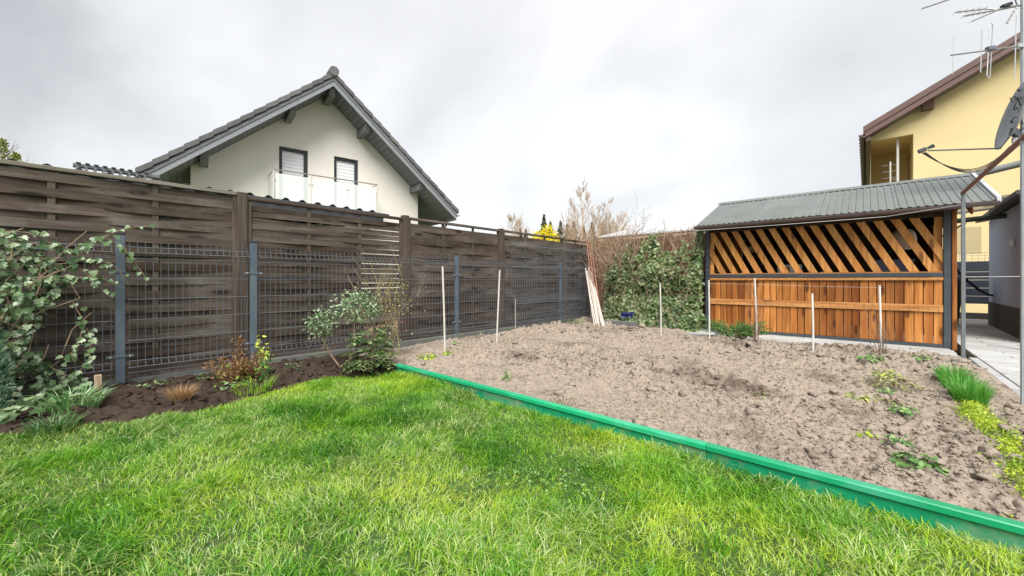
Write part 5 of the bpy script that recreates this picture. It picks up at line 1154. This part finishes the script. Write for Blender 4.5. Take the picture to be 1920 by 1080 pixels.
for k in range(52):
    x = r.uniform(-4.75, -3.75) if k < 44 else r.uniform(-3.9, -2.35); p = Vector((x, r.uniform(7.75, 8.25), r.uniform(.5, 1.2) if k < 44 else r.uniform(1.35, 1.7)))
    twigs(b, p, (r.gauss(.0, .35), r.gauss(-.05, .15), 1), r.uniform(.45, 1.0) if k < 44 else r.uniform(.25, .5), .006, 2, r, .75, 4, .02, 4, .0022)
for k in range(6): twigs(b, (r.uniform(-4.5, -3.9), 8.0, 1.6), (r.gauss(0, .6), r.gauss(0, .1), 1), r.uniform(.35, .6), .007, 2, r, .8, 3, .0, 4, .0025)
for k in range(70):                        # drooping stems over the plank tops
    x = r.uniform(-4.2, -2.35); b.tube([(x, 8.38, 1.93), (x+r.gauss(0, .05), 8.30, 1.97+r.uniform(-.02, .05)), (x+r.gauss(0, .10), 8.22, 1.80), (x+r.gauss(0, .16), 8.18, 1.50)], .0038, 4)
obj('stems', b, plain('dry_stem', (.36, .26, .18), .85, .2, 20, .2), dv)
tag(obj('kerb_slab', B().bb(-4.15, -3.2, 7.05, 7.12, -.05, .16), KERBD, bevel=.008), 'grey concrete slab lying at the foot of the ivy hedge', 'slab')
bt = B(); r = random.Random(6)
for i in range(6):
    for j in range(4): bt.v.append((-3.55+.05*i+r.gauss(0, .008), 7.12+r.gauss(0, .02), .22+.035*j+r.gauss(0, .008)))
bt.f = [(i*4+j, i*4+j+1, i*4+j+5, i*4+j+4) for i in range(5) for j in range(3)]
tag(obj('blue_sheet', bt, plain('blue_plastic', (.015, .02, .10), .5)), 'crumpled scrap of dark blue plastic caught in the ivy hedge', 'plastic sheet')
# bundle of poles leaning in the corner
cols_ = [plain('weathered_pole', (.52, .46, .41), .8, .2, 12, .2), plain('reddish_rod', (.30, .13, .085), .7, .2, 12, .1)]
r = random.Random(17)
labs = ['leftmost', 'second', 'third', 'fourth', 'fifth', 'sixth', 'seventh', 'rightmost']
for k in range(8):
    bx_, by_ = -3.72+.016*k+r.gauss(0, .01), 6.46+.022*k; tx, ty, tz = -4.60+.012*k, 7.52+.022*k+r.uniform(-.02, .02), 1.28+r.uniform(-.12, .05)-.03*k
    tag(obj('garden_pole', B().tube([(bx_, by_, .02), ((bx_+tx)/2+r.gauss(0, .008), (by_+ty)/2, tz/2), (tx, ty, tz)], [.014, .013, .012], 7), cols_[0]), labs[k]+' of the pale poles leaning as a bundle in the corner', 'pole', 'poles leaning in the corner')
for k, lab in enumerate(('left of the three long reddish rods behind the pole bundle', 'middle of the three long reddish rods behind the pole bundle', 'right of the three long reddish rods behind the pole bundle')):
    tag(obj('reddish_rod', B().tube([(-3.95+.03*k, 6.9+.05*k, .03), (-4.74+.02*k, 7.80+.06*k, 1.86-.02*k)], .012, 6), cols_[1]), lab, 'rod', 'poles leaning in the corner')

# ================================================================== beyond the garden
nr = thing('neighbour_roof', 'low pale grey roof showing behind the plank fence', 'shed', (-4.3, 11.5, 0))
obj('wall', B().bb(-6.0, -2.9, 11.2, 14, -.1, 2.16), plain('pinkish_render', (.45, .34, .28), .9), nr)
obj('roof_sheet', B().prism([(0, 10.9, 2.26), (0, 12.6, 2.62), (0, 12.6, 2.65), (0, 10.9, 2.29)], (-6.2, 0, 0), (-2.75, 0, 0)), plain('pale_roof_sheet', (.42, .43, .44), .5, .12, 4, .1), nr)
obj('fascia', B().bb(-6.2, -2.75, 10.9, 10.93, 2.16, 2.255), plain('pink_fascia', (.40, .27, .22), .7), nr)
PALEB = plain('birch_twig', (.46, .34, .23), .85, .2, 3, .1)
def bare_tree(label, x, y, h, seed, spread=.42, kids=5, mat=None, depth=3):
    t = thing('bare_tree', label, 'tree', (x, y, -.1), 'bare trees beyond the garden'); rr = random.Random(seed); b = B(); pts = [Vector((x, y, -.1))]
    for i in range(9): pts.append(Vector((x+rr.gauss(0, .012*h), y+rr.gauss(0, .012*h), -.1+h*(i+1)/9)))
    b.tube(pts, [max(.016*h*(1-i/9.3), .012) for i in range(10)], 6, False); obj('trunk', b, mat or PALEB, t); c = B()
    for k in range(int(h*3.4)):
        f = rr.uniform(.22, .98); i = min(int(f*9), 8); p = pts[i].lerp(pts[i+1], f*9-i); a = rr.uniform(0, 6.28); L = h*(.34*(1-f)+.06)*rr.uniform(.7, 1.2)
        twigs(c, p, (math.cos(a)*spread*1.6, math.sin(a)*spread*1.6, 1.0), L, .0045*h*(1-f)+.008, depth-1, rr, spread, kids, .22, 4, .0075)
    obj('crown', c, mat or PALEB, t); return t
def dirpos(px, dist): 
    k = (px-960)/740; return ((k*math.cos(YAW)-math.sin(YAW))*dist, (k*math.sin(YAW)+math.cos(YAW))*dist)
for lab, px, dist, top, sd in (('tallest pale bare tree standing above the fence corner', 1092, 34, 345, 1), ('second bare tree just right of the tallest one', 1122, 36, 392, 2), ('bare tree third right of the tallest, densest crown', 1142, 33, 380, 3), ('rightmost bare tree above the ivy hedge', 1163, 35, 402, 4), ('small bare tree far left of the row behind the slat fence', 962, 45, 408, 5), ('small slim bare tree beside the far left spruce', 972, 48, 408, 6), ('low bare tree between the tallest tree and the spruces', 1070, 38, 415, 7)):
    x, y = dirpos(px, dist); bare_tree(lab, x, y, .95+(525-top)*dist/740, sd)
SPR = leafy('far_spruce', (.03, .045, .02), (.065, .085, .04), (.12, .14, .075), .8, .1, .4)
SPRB = leafy('brown_spruce', (.07, .05, .035), (.13, .10, .07), (.2, .16, .11), .8, .1, .4)
def spruce(label, x, y, h, w, mat):
    t = thing('spruce_tree', label, 'tree', (x, y, -.1), 'spruces beyond the garden'); obj('trunk', B().tube([(x, y, -.1), (x, y, h)], [.02*h, .01], 6), BARK, t)
    n = 1500; f = rng.random(n)**.75; rad = w*(1-f)**.85*(.2+.8*rng.random(n))*(.75+.35*np.sin(f*60)); a = rng.uniform(0, 6.28, n); P = np.stack([x+rad*np.cos(a), y+rad*np.sin(a), h*(.04+.96*f)-.25*rad], -1)
    U = np.stack([np.cos(a), np.sin(a), -.25+.9*f**4], -1)+rng.normal(0, .25, (n, 3)); foliage(t, 'crown', [scatter('oval', P, rdir(n, .8), U, .10*h*(1.05-f)*rng.uniform(.5, 1.1, n)+.12)], mat)
for lab, px, dist, top, w, m in (('dark spruce at the far left of the row', 976, 52, 428, .9, SPR), ('small dark spruce second from the left', 986, 50, 430, .8, SPR), ('tallest dark spruce above the yellow shrub', 1020, 50, 402, 1.6, SPR), ('dark spruce just right of the tallest spruce', 1032, 48, 416, 1.4, SPR), ('broad dark spruce behind the yellow shrub right side', 1051, 52, 414, 1.8, SPR), ('brownish spruce left of the tallest bare tree', 1064, 46, 420, 1.6, SPRB), ('brownish conifer in front of the tallest bare tree', 1076, 42, 416, 1.6, SPRB), ('brownish conifer under the tallest bare tree', 1094, 44, 424, 1.5, SPRB), ('pointed brownish conifer right of the tallest bare tree', 1110, 43, 418, 1.6, SPRB), ('brownish pointed conifer in the right of the row', 1129, 45, 420, 1.3, SPRB), ('lowest brownish conifer at the right end of the row', 1145, 44, 436, 1.5, SPRB)):
    x, y = dirpos(px, dist); spruce(lab, x, y, .95+(525-top)*dist/740, w, m)
fs = plant('forsythia', 'bright yellow flowering shrub above the slat fence', 'shrub', (*dirpos(1022, 15), 0)); x, y = dirpos(1022, 15)
b = B(); r = random.Random(4)
for k in range(24): twigs(b, (x+r.gauss(0, .15), y+r.gauss(0, .15), 0), (r.gauss(0, .22), r.gauss(0, .22), 1), r.uniform(1.8, 2.7), .012, 1, r, .35, 3, .1, 4, .004)
obj('branches', b, BARK, fs); n = 2600; d = rdir(n, 0)*np.array([.62, .62, .62])*rng.random((n, 1))**.4; P = np.array([x, y, 2.30])+d; P[:, 2] += .15*np.sin(P[:, 0]*9)
foliage(fs, 'blossom', [scatter('oval', P, rdir(n), rdir(n, .6), rng.uniform(.05, .11, n))], leafy('yellow_blossom', (.50, .40, .01), (.75, .62, .02), (.9, .78, .05), .6, .3, 6))
YG = leafy('spring_leaf', (.12, .15, .03), (.25, .28, .06), (.42, .44, .15), .5, .3, 2)
for lab, px, top, dist in (('yellow green treetop at the left edge above the fence', 4, 262, 20), ('small yellow green treetop just right of the left edge', 30, 288, 20)):
    x, y = dirpos(px, dist); h = .95+(525-top)*dist/740; t = thing('leafing_tree', lab, 'tree', (x, y, -.1), 'leafing trees at the left edge'); b = B(); rr = random.Random(px)
    b.tube([(x, y, -.1), (x, y, h*.9)], [.12, .02], 6, False)
    for k in range(22): a = rr.uniform(0, 6.28); twigs(b, (x, y, h*rr.uniform(.5, .88)), (math.cos(a)*.6, math.sin(a)*.6, 1), h*.12, .02, 1, rr, .5, 3, .2, 3)
    obj('trunk', b, BARK, t); n = 1100; f = rng.random(n); rad = .75*(1-f)**.6*rng.random(n)**.5; a = rng.uniform(0, 6.28, n); P = np.stack([x+rad*np.cos(a), y+rad*np.sin(a), h*(.62+.38*f)], -1); foliage(t, 'crown', [scatter('oval', P, rdir(n), rdir(n, .4), rng.uniform(.08, .18, n))], YG)
# hedge line closing the view at ground level far behind
hz = tag(grid('far_hedge_bank', -60, 40, 56, 62, 1.0, lambda x, y: 2.4*np.clip(1-np.abs(y-59)/3, 0, 1)*(.6+.8*fbm(x*.25, y*.25, 3, 6)), plain('bank_green', (.05, .06, .03), .95, .4, 1, .5)), kind='structure')
